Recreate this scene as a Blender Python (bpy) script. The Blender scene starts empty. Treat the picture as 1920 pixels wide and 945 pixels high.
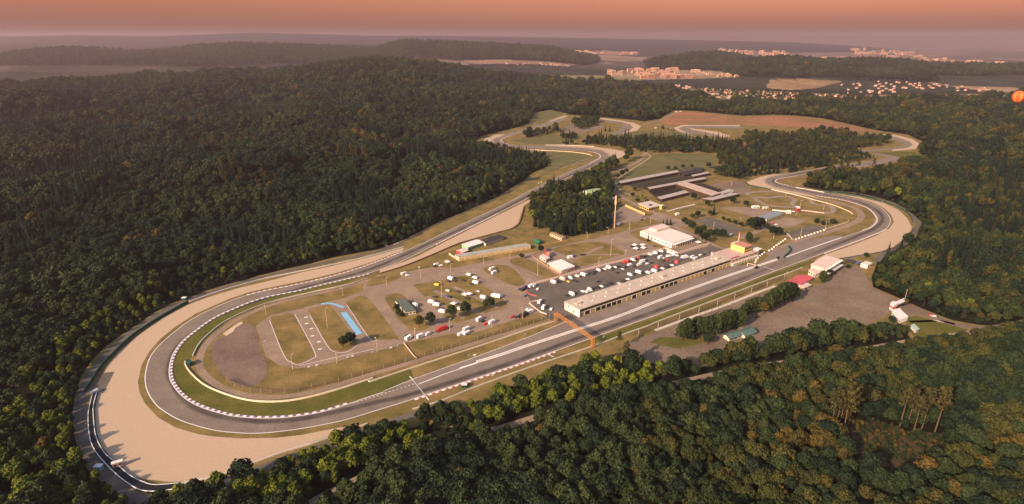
import bpy, bmesh, math, random
import numpy as np
from mathutils import Vector, geometry as mgeo
from math import radians as R, sin, cos, tan, pi, atan2, hypot
random.seed(7); rng = np.random.default_rng(7)
S = bpy.context.scene
COL = S.collection
# ------------------------------------------------------------------ camera
H, F, YH = 212.0, 1100.0, 75.0               # flying height (m), focal length and horizon row of the 1920x945 photograph
PIT = math.atan((472.5 - YH) / F)
SP, CP = sin(PIT), cos(PIT)
cam = bpy.data.cameras.new('camera'); co = bpy.data.objects.new('camera', cam); COL.objects.link(co)
co.location = (0, 0, H); co.rotation_euler = (pi / 2 - PIT, 0, 0)
cam.sensor_fit = 'HORIZONTAL'; cam.sensor_width = 36.0; cam.lens = 36.0 * F / 1920.0
cam.clip_start = 1.0; cam.clip_end = 120000
S.camera = co
# ------------------------------------------------------------------ sky, sun, exposure
SUN_EL, SUN_AZ = 25.0, 224.0                  # azimuth clockwise from +Y (the view direction): behind and to the left
wd = bpy.data.worlds.new('World'); S.world = wd; wd.use_nodes = True
nt = wd.node_tree; nt.nodes.clear()
wo = nt.nodes.new('ShaderNodeOutputWorld'); bg = nt.nodes.new('ShaderNodeBackground')
sk = nt.nodes.new('ShaderNodeTexSky'); sk.sky_type = 'NISHITA'; sk.sun_disc = False
sk.sun_elevation = R(SUN_EL); sk.sun_rotation = R(SUN_AZ); sk.altitude = 500; sk.dust_density = 5.0; sk.air_density = 1.5; sk.ozone_density = 1.0
tc = nt.nodes.new('ShaderNodeTexCoord'); sx = nt.nodes.new('ShaderNodeSeparateXYZ')
rp = nt.nodes.new('ShaderNodeValToRGB'); mx = nt.nodes.new('ShaderNodeMix'); mx.data_type = 'RGBA'; mx.blend_type = 'MULTIPLY'; mx.inputs[0].default_value = 1.0
nt.links.new(tc.outputs['Generated'], sx.inputs[0]); nt.links.new(sx.outputs['Z'], rp.inputs[0])
er = rp.color_ramp.elements                   # dusk dust: a terracotta band low over the horizon
er[0].position = 0.0; er[0].color = (0.80, 0.31, 0.21, 1)
er[1].position = 1.0; er[1].color = (0.60, 0.66, 0.78, 1)
for p, c in ((0.012, (0.88, 0.335, 0.25, 1)), (0.035, (.90, 0.355, 0.285, 1)), (0.075, (0.80, 0.315, 0.255, 1)), (0.22, (0.66, 0.52, 0.52, 1)), (0.45, (0.62, 0.61, 0.65, 1))):
    e = er.new(p); e.color = c
nt.links.new(sk.outputs[0], mx.inputs[6]); nt.links.new(rp.outputs[0], mx.inputs[7])
nt.links.new(mx.outputs[2], bg.inputs[0]); bg.inputs[1].default_value = 0.13
nt.links.new(bg.outputs[0], wo.inputs[0])
sl = bpy.data.lights.new('sun', 'SUN'); sl.energy = 4.0; sl.angle = R(1.2); sl.color = (1.0, 0.725, 0.505)
so = bpy.data.objects.new('sun', sl); COL.objects.link(so)
so.rotation_euler = (R(90 - SUN_EL), 0, R(-SUN_AZ + 180)); so.location = (-300, -200, 400)
S.view_settings.view_transform = 'Standard'; S.view_settings.look = 'None'; S.view_settings.gamma = 1.0
S.view_settings.exposure = 1.1; S.view_settings.use_curve_mapping = False
S.cycles.max_bounces = 4; S.cycles.diffuse_bounces = 2; S.cycles.glossy_bounces = 1; S.cycles.transparent_max_bounces = 6
S.cycles.volume_bounces = 0; S.cycles.use_denoising = True; S.cycles.caustics_reflective = False; S.cycles.caustics_refractive = False

# ------------------------------------------------------------------ geometry of the site
def G(px, py, z=0.0):
    u = (px - 960.0) / F; v = (py - 472.5) / F
    d = (H - z) / (SP + v * CP)
    return Vector((u * d, (CP - v * SP) * d, z))
def proj(X, Y, Z):
    zc = Y * CP + (H - Z) * SP
    yc = (H - Z) * CP - Y * SP
    return 960 + F * X / zc, 472.5 + F * yc / zc
def GP(pts): return [G(x, y) for x, y in pts]
def smooth(pts, n=4, closed=False):
    """Catmull-Rom through ground points"""
    P = [Vector(p) for p in pts]; m = len(P); out = []
    rg = m if closed else m - 1
    for i in range(rg):
        p1, p2 = P[i], P[(i + 1) % m]
        p0 = P[(i - 1) % m] if (closed or i > 0) else p1 * 2 - p2
        p3 = P[(i + 2) % m] if (closed or i + 2 < m) else p2 * 2 - p1
        for k in range(n):
            t = k / n
            out.append(0.5 * ((2 * p1) + (p2 - p0) * t + (2 * p0 - 5 * p1 + 4 * p2 - p3) * t * t + (3 * p1 - p0 - 3 * p2 + p3) * t ** 3))
    if not closed: out.append(P[-1])
    return out
def SG(pts, n=4, closed=False): return smooth(GP(pts), n, closed)
def inpoly(px, py, poly):
    r = np.zeros(px.shape, bool); n = len(poly); j = n - 1
    for i in range(n):
        xi, yi = poly[i][:2]; xj, yj = poly[j][:2]
        if yi != yj:
            c = ((yi > py) != (yj > py)) & (px < (xj - xi) * (py - yi) / (yj - yi) + xi)
            r ^= c
        j = i
    return r
def segdist(X, Y, pts, closed=False):
    d = np.full(X.shape, 1e12); n = len(pts)
    for i in range(n if closed else n - 1):
        ax, ay = pts[i][0], pts[i][1]; bx_, by_ = pts[(i + 1) % n][0], pts[(i + 1) % n][1]
        dx, dy = bx_ - ax, by_ - ay; L = dx * dx + dy * dy + 1e-9
        t = np.clip(((X - ax) * dx + (Y - ay) * dy) / L, 0, 1)
        d = np.minimum(d, (X - ax - t * dx) ** 2 + (Y - ay - t * dy) ** 2)
    return np.sqrt(d)
_ng = np.random.default_rng(3).random((6, 128, 128))
def vn(X, Y, s, k=0):
    x = np.asarray(X) / s; y = np.asarray(Y) / s
    xi = np.floor(x).astype(int); yi = np.floor(y).astype(int); fx = x - xi; fy = y - yi
    fx = fx * fx * (3 - 2 * fx); fy = fy * fy * (3 - 2 * fy); g = _ng[k % 6]
    a = g[xi % 128, yi % 128]; b = g[(xi + 1) % 128, yi % 128]; c = g[xi % 128, (yi + 1) % 128]; d = g[(xi + 1) % 128, (yi + 1) % 128]
    return (a * (1 - fx) + b * fx) * (1 - fy) + (c * (1 - fx) + d * fx) * fy

# circuit clearing: everything inside is open ground of the racing circuit
CLEAR = [(237,945),(213.6,925),(191.9,905),(165,880),(148,850),(138,810),(136,775),(141,740),(152,706),(172,676),(198,650),(222,632),(258.8,608),(287,588),(317,571),(352,559.5),(387.5,545),(440,529.5),(489,516),(530,506),(580.6,495),(620.8,484),(640,480),(707,468),(757,450),(784,436),(824,416),(857,402.5),(907.5,381),(941,364),(960,351.5),(980,339.5),(997,325),(1028,312),(1032,305),(1022,295),(985,285),(952,279),(930,275.5),(910,273.5),(893,271),(890,262),(900,256),(915,252),(935,247),(965,240),(992,231),(996,222),(1002,211),(1030,206),(1060,212),(1068,215),(1130,219.5),(1190,225),(1208,227.5),(1236,223),(1262,207),(1298,207.5),(1340,212),(1392,217),(1452,215),(1496,217),(1541,221.5),(1585,231),(1629,241),(1660,247),(1700,252),(1728,264),(1737,274),(1722,284),(1730,294),(1690,303),(1675,309),(1632,318),(1600,321),(1546,325),(1518,333),(1506,350),(1549,358.5),(1600,364),(1665,377),(1700,394),(1728,415),(1729,431),(1713,450),(1690,467),(1665,477),(1645,490),(1640,505),(1634,520),(1637,538),(1686,559),(1730,579),(1784,600),(1834,609),(1870,612),(1830,620),(1770,628),(1712,640),(1695,618),(1672,606),(1641,618),(1567,636),(1463,660),(1360,678),(1300,693),(1230,702),(1190,694),(1115,690),(1047,709),(980,738),(890,768),(835,800),(790,800),(745,806),(700,820),(626,848),(567,872),(508,892),(400,925),(300,950)]
CLEAR_G = [(p.x, p.y) for p in GP(CLEAR)]
RIDGES = [ # distance, near and far width, crest as (column,row)
 (3300, 1050, 350, [(-700,166),(0,159),(200,152),(330,144),(500,136),(640,126),(700,119),(760,124),(900,140),(1020,152),(1190,164),(1300,172),(2600,178)]),
 (9500, 900, 1100, [(-700,90),(0,85),(40,82),(80,84),(150,92),(240,90),(330,86),(400,90),(560,84),(660,82),(760,84),(960,84),(1100,88),(1200,96),(1300,108),(2600,125)]),
 (6500, 900, 900, [(-700,110),(0,99),(60,91),(120,89),(200,94),(260,99),(320,97),(380,90),(450,86),(560,88),(640,92),(700,94),(760,80),(840,83),(940,88),(1040,93),(1080,104),(1150,118),(2600,124)]),
 (14000, 2600, 2600, [(-700,72),(0,68),(150,66),(300,68),(480,61),(640,65),(700,67),(800,67),(960,69),(1280,75),(1400,77),(1500,80),(1600,86),(1700,95),(1920,105),(2600,110)]),
 (5200, 500, 600, [(1150,134),(1200,124),(1240,114),(1290,106),(1340,103),(1393,110),(1440,122),(1500,135),(2600,140)]),
 (4000, 330, 480, [(1300,150),(1350,136),(1385,122),(1420,115),(1460,113),(1500,114),(1540,120),(1600,117),(1650,117),(1700,120),(1740,127),(1780,129),(1850,131),(1920,132),(2600,135)]),
 (3000, 170, 220, [(1520,175),(1550,166),(1580,158),(1640,151),(1700,151),(1750,153),(1790,165),(1830,175),(2600,180)])]
def crest_h(py, D):
    v = (py - 472.5) / F
    return H - D * (SP + v * CP) / (CP - v * SP)
def cdist(X, Y):
    ins = inpoly(X, Y, CLEAR_G)
    d = segdist(X, Y, CLEAR_G, True)
    return np.where(ins, 0, d)
def hfun(X, Y):
    X = np.asarray(X, float); Y = np.asarray(Y, float)
    m0 = cdist(X, Y)
    m = np.clip((m0 - 60) / 420, 0, 1); m = m * m * (3 - 2 * m)
    fr = (Y > 250)
    z = m * fr * ((vn(X, Y, 390, 0) - 0.5) * 68 + (vn(X, Y, 165, 1) - 0.5) * 24)
    z *= np.where((X > 250) & (Y > 2250), 0.1, 1.0)
    zr = np.zeros_like(z)
    for D, sn, sf, cr in RIDGES:
        px = 960 + F * X / (np.maximum(Y, 200) * CP + H * SP)
        cy = np.interp(px, [c[0] for c in cr], [c[1] for c in cr])
        hc = np.maximum(crest_h(cy, D), 0)
        w = np.where(Y < D, np.exp(-0.5 * ((Y - D) / sn) ** 2), np.exp(-0.5 * ((Y - D) / sf) ** 2))
        zr = np.maximum(zr, hc * w * (Y > 0))
    m2 = np.clip((m0 - 20) / 600, 0, 1); m2 = m2 * m2 * (3 - 2 * m2)
    return z * np.exp(-zr / 60) + zr * m2
def Wp(px, py):
    """point of the terrain seen at a pixel"""
    u = (px - 960.0) / F; v = (py - 472.5) / F
    d = Vector((u, CP - v * SP, -(SP + v * CP)))
    t = np.geomspace(250, 30000, 900)
    hh = H + d.z * t - hfun(d.x * t, d.y * t)
    k = np.argmax(hh < 0) if (hh < 0).any() else 899
    t0, t1 = t[max(k - 1, 0)], t[k]
    for _ in range(14):
        tm = 0.5 * (t0 + t1)
        if H + d.z * tm - float(hfun([d.x * tm], [d.y * tm])[0]) < 0: t1 = tm
        else: t0 = tm
    return Vector((d.x * t1, d.y * t1, H + d.z * t1))

# ------------------------------------------------------------------ materials
MT = {}
def M(name, col, rough=0.85, var=0.0, scale=1.0, col2=None, spec=0.2, metal=0.0, detail=4, bump=0.0, alpha=1.0, stretch=None):
    if name in MT: return MT[name]
    m = bpy.data.materials.new(name); m.use_nodes = True; t = m.node_tree; b = t.nodes['Principled BSDF']
    b.inputs['Roughness'].default_value = rough; b.inputs['Specular IOR Level'].default_value = spec; b.inputs['Metallic'].default_value = metal
    b.inputs['Alpha'].default_value = alpha
    c = (*col, 1)
    if var or col2:
        tcn = t.nodes.new('ShaderNodeTexCoord'); n = t.nodes.new('ShaderNodeTexNoise'); n.inputs['Scale'].default_value = scale; n.inputs['Detail'].default_value = detail
        n.inputs['Roughness'].default_value = 0.62
        src = tcn.outputs['Object']
        if stretch:
            mp = t.nodes.new('ShaderNodeMapping'); mp.inputs['Rotation'].default_value = (0, 0, stretch[0]); mp.inputs['Scale'].default_value = (stretch[1], stretch[2], 1)
            t.links.new(src, mp.inputs[0]); src = mp.outputs[0]
        t.links.new(src, n.inputs['Vector'])
        r = t.nodes.new('ShaderNodeValToRGB'); e = r.color_ramp.elements; e[0].position = 0.33; e[1].position = 0.68
        c2 = col2 or tuple(min(1, x * (1 + var)) for x in col)
        c1 = col if col2 else tuple(x * (1 - var) for x in col)
        e[0].color = (*c1, 1); e[1].color = (*c2, 1)
        t.links.new(n.outputs['Fac'], r.inputs[0])
        # fine grain on top
        n2 = t.nodes.new('ShaderNodeTexNoise'); n2.inputs['Scale'].default_value = scale * 14; n2.inputs['Detail'].default_value = 3
        t.links.new(tcn.outputs['Object'], n2.inputs['Vector'])
        mr = t.nodes.new('ShaderNodeMapRange'); mr.inputs['From Min'].default_value = 0.3; mr.inputs['From Max'].default_value = 0.7
        mr.inputs['To Min'].default_value = 0.8; mr.inputs['To Max'].default_value = 1.2
        t.links.new(n2.outputs['Fac'], mr.inputs['Value'])
        mm = t.nodes.new('ShaderNodeMix'); mm.data_type = 'RGBA'; mm.blend_type = 'MULTIPLY'; mm.inputs[0].default_value = 1
        t.links.new(r.outputs[0], mm.inputs[6]); t.links.new(mr.outputs[0], mm.inputs[7]); t.links.new(mm.outputs[2], b.inputs['Base Color'])
    else:
        b.inputs['Base Color'].default_value = c
    MT[name] = m
    return m
white = M('white_paint', (.66, .64, .60), .6)
offwhite = M('off_white_wall', (.56, .52, .46), .8, .08, .3)
cream = M('cream_wall', (.60, .53, .40), .8, .08, .3)
beige = M('beige_wall', (.50, .40, .27), .85, .1, .3)
pinkwall = M('pale_pink_wall', (.62, .46, .40), .85, .08, .3)
yellow = M('yellow_wall', (.62, .47, .15), .8, .08, .3)
redp = M('red_paint', (.48, .045, .04), .55)
darkred = M('dark_red_roof', (.42, .10, .085), .7, .15, .4)
blackrub = M('black_rubber', (.012, .012, .014), .8, .3, 1.0)
dark = M('dark_paint_and_bay_shade', (.018, .017, .016), .5)  # plain dark paint; on open garage bays it stands for the shade inside
glass = M('dark_glass', (.02, .024, .03), .12, spec=.6)
brown = M('dark_brown_cladding', (.055, .032, .022), .8, .25, .25)
greyroof = M('grey_roof', (.30, .27, .25), .85, .12, .2)
pitroof = M('pit_roof', (.46, .375, .295), .85, .14, .12)
greenroof = M('grey_green_roof', (.32, .33, .265), .8, .15, .15)
greenp = M('green_paint', (.03, .16, .07), .6)
darkgreen = M('dark_green_barrier', (.012, .06, .045), .65, .2, .3)
steel = M('weathered_steel', (.40, .37, .33), .5, .12, .6, metal=.3)
concrete = M('concrete', (.48, .42, .35), .85, .12, .25)
rust = M('orange_painted_steel', (.40, .17, .042), .6, .2, .5)
lampm = M('lamp_post_steel', (.52, .40, .28), .6)
bluepaint = M('pale_blue_paint', (.20, .42, .58), .7, .12, .4)
net = M('fence_net', (.14, .11, .08), .8, alpha=.24)
wood = M('bark', (.075, .05, .034), .9, .3, 1.2)
pinebark = M('pine_bark', (.10, .066, .042), .9, .3, .8)
terracotta = M('terracotta_roof', (.36, .14, .085), .85, .2, .1)

# ------------------------------------------------------------------ object helpers
def tag(o, label=None, cat=None, group=None, kind=None):
    if label: o['label'] = label
    if cat: o['category'] = cat
    if group: o['group'] = group
    if kind: o['kind'] = kind
    return o
def empty(name, loc=(0, 0, 0), rz=0.0):
    o = bpy.data.objects.new(name, None); COL.objects.link(o); o.location = loc; o.rotation_euler = (0, 0, rz); o.empty_display_size = 0.5
    return o
class MB:
    def __init__(s): s.v = []; s.f = []; s.m = []; s.mi = 0
    def face(s, pts):
        b = len(s.v); s.v += [tuple(p) for p in pts]; s.f.append(tuple(range(b, b + len(pts)))); s.m.append(s.mi)
    def prism(s, base, z0, z1, top=True, bottom=False):
        """vertical prism over a ground outline (counter-clockwise)"""
        P = [(p[0], p[1]) for p in base]; n = len(P)
        ar = sum(P[i][0] * P[(i + 1) % n][1] - P[(i + 1) % n][0] * P[i][1] for i in range(n))
        if ar < 0: P = P[::-1]
        for i in range(n):
            a, b = P[i], P[(i + 1) % n]
            s.face([(a[0], a[1], z0), (b[0], b[1], z0), (b[0], b[1], z1), (a[0], a[1], z1)])
        for z, on, fl in ((z1, top, False), (z0, bottom, True)):
            if on:
                b0 = len(s.v); s.v += [(p[0], p[1], z) for p in P]
                for t in mgeo.tessellate_polygon([[Vector((p[0], p[1], 0)) for p in P]]):
                    q = [P[k] for k in t]; a2 = (q[1][0]-q[0][0])*(q[2][1]-q[0][1])-(q[2][0]-q[0][0])*(q[1][1]-q[0][1])
                    if (a2 < 0) != fl: t = t[::-1]
                    s.f.append(tuple(b0 + k for k in t)); s.m.append(s.mi)
    def box(s, c, size, rz=0.0):
        x, y, z = c; a, b, h = size[0] / 2, size[1] / 2, size[2]
        ca, sa = cos(rz), sin(rz)
        s.prism([(x + ca * p - sa * q, y + sa * p + ca * q) for p, q in ((-a, -b), (a, -b), (a, b), (-a, b))], z, z + h, True, True)
    def beam(s, p, q, r):
        p, q = Vector(p), Vector(q); d = (q - p).normalized(); up = Vector((0, 0, 1)) if abs(d.z) < .9 else Vector((1, 0, 0))
        a = d.cross(up).normalized() * r; b = d.cross(a).normalized() * r
        A = [p + a + b, p - a + b, p - a - b, p + a - b]; B = [x + (q - p) for x in A]
        for i in range(4): s.face([A[i], A[(i + 1) % 4], B[(i + 1) % 4], B[i]])
        s.face(A[::-1]); s.face(B)
    def tube(s, p, q, r0, r1, n=8):
        p, q = Vector(p), Vector(q); d = (q - p).normalized(); up = Vector((0, 0, 1)) if abs(d.z) < .9 else Vector((1, 0, 0))
        a = d.cross(up).normalized(); b = d.cross(a).normalized()
        A = [p + (a * cos(2*pi*i/n) + b * sin(2*pi*i/n)) * r0 for i in range(n)]; B = [q + (a * cos(2*pi*i/n) + b * sin(2*pi*i/n)) * r1 for i in range(n)]
        for i in range(n): s.face([A[i], B[i], B[(i + 1) % n], A[(i + 1) % n]])
        s.face(A); s.face(B[::-1])
    def lathe(s, prof, n=16, c=(0, 0, 0)):
        for (r0, z0), (r1, z1) in zip(prof[:-1], prof[1:]):
            for i in range(n):
                a, b = 2*pi*i/n, 2*pi*(i+1)/n
                q = [(c[0]+r0*cos(a), c[1]+r0*sin(a), c[2]+z0), (c[0]+r0*cos(b), c[1]+r0*sin(b), c[2]+z0), (c[0]+r1*cos(b), c[1]+r1*sin(b), c[2]+z1), (c[0]+r1*cos(a), c[1]+r1*sin(a), c[2]+z1)]
                if r0 < 1e-4: q = q[1:]
                elif r1 < 1e-4: q = q[:3]
                s.face(q)
    def wall(s, pts, h, t, z0=0.0):
        """upright wall of thickness t along a ground polyline"""
        n = len(pts); L = []; Rr = []
        for i in range(n):
            a = Vector(pts[max(i - 1, 0)][:2]); b = Vector(pts[min(i + 1, n - 1)][:2]); d = (b - a).normalized(); nn = Vector((-d.y, d.x)) * t / 2
            p = Vector(pts[i][:2]); L.append(p + nn); Rr.append(p - nn)
        for i in range(n - 1):
            l0, l1, r0, r1 = L[i], L[i+1], Rr[i], Rr[i+1]
            z1 = z0 + h
            s.face([(r0.x, r0.y, z0), (r1.x, r1.y, z0), (r1.x, r1.y, z1), (r0.x, r0.y, z1)])
            s.face([(l1.x, l1.y, z0), (l0.x, l0.y, z0), (l0.x, l0.y, z1), (l1.x, l1.y, z1)])
            s.face([(r0.x, r0.y, z1), (r1.x, r1.y, z1), (l1.x, l1.y, z1), (l0.x, l0.y, z1)])
        for l, r, fl in ((L[0], Rr[0], 0), (L[-1], Rr[-1], 1)):
            q = [(l.x, l.y, z0), (r.x, r.y, z0), (r.x, r.y, z0 + h), (l.x, l.y, z0 + h)]
            s.face(q[::-1] if fl else q)
    def ribbon(s, pts, w, z=0.0, off=0.0):
        n = len(pts); L = []; Rr = []
        for i in range(n):
            a = Vector(pts[max(i - 1, 0)][:2]); b = Vector(pts[min(i + 1, n - 1)][:2]); d = (b - a).normalized(); nn = Vector((-d.y, d.x))
            p = Vector(pts[i][:2]) + nn * off; L.append(p + nn * w / 2); Rr.append(p - nn * w / 2)
        for i in range(n - 1):
            s.face([(Rr[i].x, Rr[i].y, z), (Rr[i+1].x, Rr[i+1].y, z), (L[i+1].x, L[i+1].y, z), (L[i].x, L[i].y, z)])
    def build(s, name, mats, parent=None, loc=None, merge=True):
        me = bpy.data.meshes.new(name); me.from_pydata(s.v, [], s.f)
        mats = mats if isinstance(mats, (list, tuple)) else [mats]
        for m in mats: me.materials.append(m)
        if len(mats) > 1: me.polygons.foreach_set('material_index', s.m)
        if merge and len(s.v) < 60000:
            b = bmesh.new(); b.from_mesh(me); bmesh.ops.remove_doubles(b, verts=b.verts, dist=0.0008)
            b.to_mesh(me); b.free()
        me.update()
        o = bpy.data.objects.new(name, me); COL.objects.link(o)
        if parent: o.parent = parent
        if loc is not None: o.location = loc
        return o
def at_base(o, parent_loc):
    return o
def struct(name, mb, mat, label, cat): return tag(mb.build(name, mat), label, cat, None, 'structure')
def sheet(name, pts, mat, z, label, cat, world=False):
    """one flat sheet of ground; outline in pixels of the photograph (ground points when world)"""
    rings = pts if isinstance(pts[0], list) else [pts]
    me = bpy.data.meshes.new(name); V = []; FF = []
    for rg in rings:
        P = rg if (world or len(rg[0]) == 3) else GP(rg)
        b0 = len(V); V += [(p[0], p[1], z) for p in P]
        for t in mgeo.tessellate_polygon([[Vector((p[0], p[1], 0)) for p in P]]):
            q = [P[k] for k in t]
            if (q[1][0]-q[0][0])*(q[2][1]-q[0][1])-(q[2][0]-q[0][0])*(q[1][1]-q[0][1]) < 0: t = t[::-1]
            FF.append(tuple(b0 + k for k in t))
    me.from_pydata(V, [], FF); me.materials.append(mat); me.update()
    o = bpy.data.objects.new(name, me); COL.objects.link(o)
    return tag(o, label, cat, None, 'structure')
NTH = ['first','second','third','fourth','fifth','sixth','seventh','eighth','ninth','tenth','eleventh','twelfth','thirteenth','fourteenth','fifteenth','sixteenth','seventeenth','eighteenth','nineteenth','twentieth']
def nth(i):
    if i < 20: return NTH[i]
    t = ['twenty','thirty','forty','fifty'][(i + 1) // 10 - 2]; u = (i + 1) % 10
    return t + '-' + NTH[u - 1] if u else {20: 'twentieth', 30: 'thirtieth', 40: 'fortieth', 50: 'fiftieth'}[i + 1]
# ------------------------------------------------------------------ terrain: one sheet to the horizon
def make_terrain():
    rows = [40, 90] + [G(960, y).y for y in np.arange(1150, 320, -4.0)] + [G(960, y).y for y in np.arange(320, 150, -1.2)] + [G(960, y).y for y in np.arange(150, 86, -0.6)]
    rows = [r for r in rows if r < 15500] + [16500, 18000]
    rows = np.array(rows)
    az = np.concatenate([np.arange(-180, -46, 6.0), np.linspace(-46, 46, 620), np.arange(52, 180, 6.0)])
    A, Rr = np.meshgrid(np.radians(az), rows)
    # distances are measured along the view inside the fan so that rows follow the land, not the lens
    X = Rr * np.sin(A) * 1.12; Y = Rr * np.cos(A) * 1.12
    Z = hfun(X.ravel(), Y.ravel()).reshape(X.shape)
    nr, nc = X.shape
    V = np.stack([X.ravel(), Y.ravel(), Z.ravel()], 1)
    V = np.concatenate([V, [[0, 0, 0]]])
    i, j = np.meshgrid(np.arange(nr - 1), np.arange(nc), indexing='ij')
    j2 = (j + 1) % nc
    q = np.stack([i * nc + j, i * nc + j2, (i + 1) * nc + j2, (i + 1) * nc + j], -1).reshape(-1, 4)[:, ::-1]
    # close to the camera a fan of triangles
    c = len(V) - 1; jj = np.arange(nc)
    tri = np.stack([np.full(nc, c), (jj + 1) % nc, jj], 1)
    me = bpy.data.meshes.new('terrain')
    me.vertices.add(len(V)); me.vertices.foreach_set('co', V.astype(np.float32).ravel())
    nl = q.size + tri.size; me.loops.add(nl); me.loops.foreach_set('vertex_index', np.concatenate([q.ravel(), tri.ravel()]).astype(np.int32))
    me.polygons.add(len(q) + len(tri))
    me.polygons.foreach_set('loop_start', np.concatenate([np.arange(len(q)) * 4, q.size + np.arange(len(tri)) * 3]).astype(np.int32))
    me.update(calc_edges=True); me.validate()
    me.polygons.foreach_set('use_smooth', np.ones(len(me.polygons), bool))
    # land use: woods by default, fields and built-up land far off
    x, y, z = V[:, 0], V[:, 1], V[:, 2]
    px, py = proj(x, np.maximum(y, 1), z); dist = np.hypot(x, y)
    C = np.zeros((len(V), 4), np.float32)
    far = np.clip((dist - 2300) / 900, 0, 1)[:, None]
    base = np.array([.010, .012, .007]) * (0.7 + 0.7 * vn(x, y, 60, 2))[:, None] * (1 - far) + np.array([.030, .033, .022]) * (0.55 + 0.9 * vn(x, y, 90, 3))[:, None] * far
    C[:, :3] = base
    nz = (0.8 + 0.4 * vn(x, y, 120, 4))[:, None]
    hill = np.clip((z - 12) / 30, 0, 1)[:, None] * far  # hills darkened so the ridges part in layers as if by haze
    C[:, :3] = C[:, :3] * (1 - hill) + np.array([.012, .014, .012]) * (.6 + .8 * vn(x, y, 70, 3))[:, None] * hill
    vly = (np.clip((dist - 4800) / 1500, 0, 1) * np.clip((60 - z) / 50, 0, 1) * (y > 0) * (px < 700))[:, None]  # far low ground paled: haze between ridges put into the colour
    C[:, :3] = C[:, :3] * (1 - vly) + np.array([.058, .046, .039]) * (.4 + 1.2 * vn(x, y * .5, 240, 2))[:, None] * vly
    pl0 = np.clip((dist - 4600) / 1500, 0, 1)[:, None] * (z < 15)[:, None] * (y > 0)[:, None] * (px >= 700)[:, None]
    C[:, :3] = C[:, :3] * (1 - pl0) + np.array([.085, .062, .05]) * (.6 + .8 * vn(x, y * .4, 260, 1))[:, None] * pl0
    for poly, col, d0, d1 in FIELDS:
        k = inpoly(px, py, poly) & (dist > d0) & (dist < d1) & (y > 0)
        C[k, :3] = np.array(col) * nz[k]
    # patchwork of open land on the far plain
    pl = (dist > 5200) & (z < 12) & (px > 620)
    pw = vn(x, y * 0.35, 420, 5); t = np.clip((pw - .58) / .1, 0, 1)[:, None] * pl[:, None]
    C[:, :3] = C[:, :3] * (1 - t) + np.array([.17, .12, .082]) * t
    C[:, 3] = 1
    at = me.color_attributes.new('landuse_and_haze', 'FLOAT_COLOR', 'POINT'); at.data.foreach_set('color', C.ravel())
    m = bpy.data.materials.new('terrain'); m.use_nodes = True; t = m.node_tree; b = t.nodes['Principled BSDF']
    b.inputs['Roughness'].default_value = .95; b.inputs['Specular IOR Level'].default_value = 0.05
    a = t.nodes.new('ShaderNodeAttribute'); a.attribute_name = 'landuse_and_haze'
    tcn = t.nodes.new('ShaderNodeTexCoord'); n = t.nodes.new('ShaderNodeTexNoise'); n.inputs['Scale'].default_value = .05; n.inputs['Detail'].default_value = 6
    mr = t.nodes.new('ShaderNodeMapRange'); mr.inputs['From Min'].default_value = .3; mr.inputs['From Max'].default_value = .7; mr.inputs['To Min'].default_value = .6; mr.inputs['To Max'].default_value = 1.4
    mm = t.nodes.new('ShaderNodeMix'); mm.data_type = 'RGBA'; mm.blend_type = 'MULTIPLY'; mm.inputs[0].default_value = 1
    t.links.new(tcn.outputs['Object'], n.inputs['Vector']); t.links.new(n.outputs['Fac'], mr.inputs['Value']); t.links.new(a.outputs['Color'], mm.inputs[6]); t.links.new(mr.outputs[0], mm.inputs[7]); t.links.new(mm.outputs[2], b.inputs['Base Color'])
    me.materials.append(m)
    o = bpy.data.objects.new('terrain', me); COL.objects.link(o)
    tag(o, 'wooded hills and far fields running to the hazy horizon', 'terrain', None, 'structure')
TAN = (.30, .20, .12); OLV = (.14, .13, .055); ORG = (.23, .145, .095)
FIELDS = [
 ([(1018,143),(1060,140.5),(1130,142),(1190,150),(1188,158),(1120,155),(1050,149)], (.17,.15,.065), 2300, 5200),
 ([(845,115),(940,111),(1007,114),(1080,121),(1060,125),(1007,120),(940,119),(867,121)], ORG, 3300, 6300),
 ([(640,90),(700,92),(760,98),(850,112),(900,120),(850,118),(780,112),(700,105),(640,98)], (.13,.095,.07), 3400, 6500),
 ([(1060,105),(1140,103),(1207,108),(1233,112),(1173,115),(1107,112)], ORG, 4200, 9000),
 ([(1090,98),(1130,95),(1200,98),(1195,103),(1120,102)], ORG, 4500, 12000),
 ([(1443,149),(1500,148),(1583,152),(1550,160),(1533,165),(1480,169),(1437,165)], (.27,.17,.09), 2300, 4200),
 ([(1613,178),(1763,177),(1907,175),(1920,178),(1920,183),(1830,182),(1760,184),(1640,184)], (.27,.17,.10), 2200, 3200),
 ([(1747,151.5),(1813,157),(1920,166),(1920,174),(1850,172),(1800,164),(1740,155)], (.29,.19,.11), 2300, 3700),
 ([(1757,181),(1830,178),(1897,175),(1920,175),(1920,181),(1827,186),(1770,186)], (.13,.15,.07), 2200, 3000),
 ([(1290,163),(1350,168),(1460,171),(1560,176),(1640,181),(1640,187),(1420,189),(1330,186),(1290,174)], (.12,.10,.05), 2250, 3400),
 ([(1180,133),(1310,131),(1400,138),(1390,144),(1300,148),(1195,150),(1140,144),(1140,136)], (.22,.16,.10), 3000, 5000),
 ([(1330,95),(1400,94),(1480,99),(1600,98),(1720,102),(1800,112),(1920,118),(1920,126),(1760,124),(1600,112),(1480,110),(1340,104)], (.15,.105,.08), 4700, 16000),
 ([(820,198),(870,200),(900,205),(880,208),(840,206)], (.05,.055,.02), 1700, 2300),
]
make_terrain()
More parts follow.
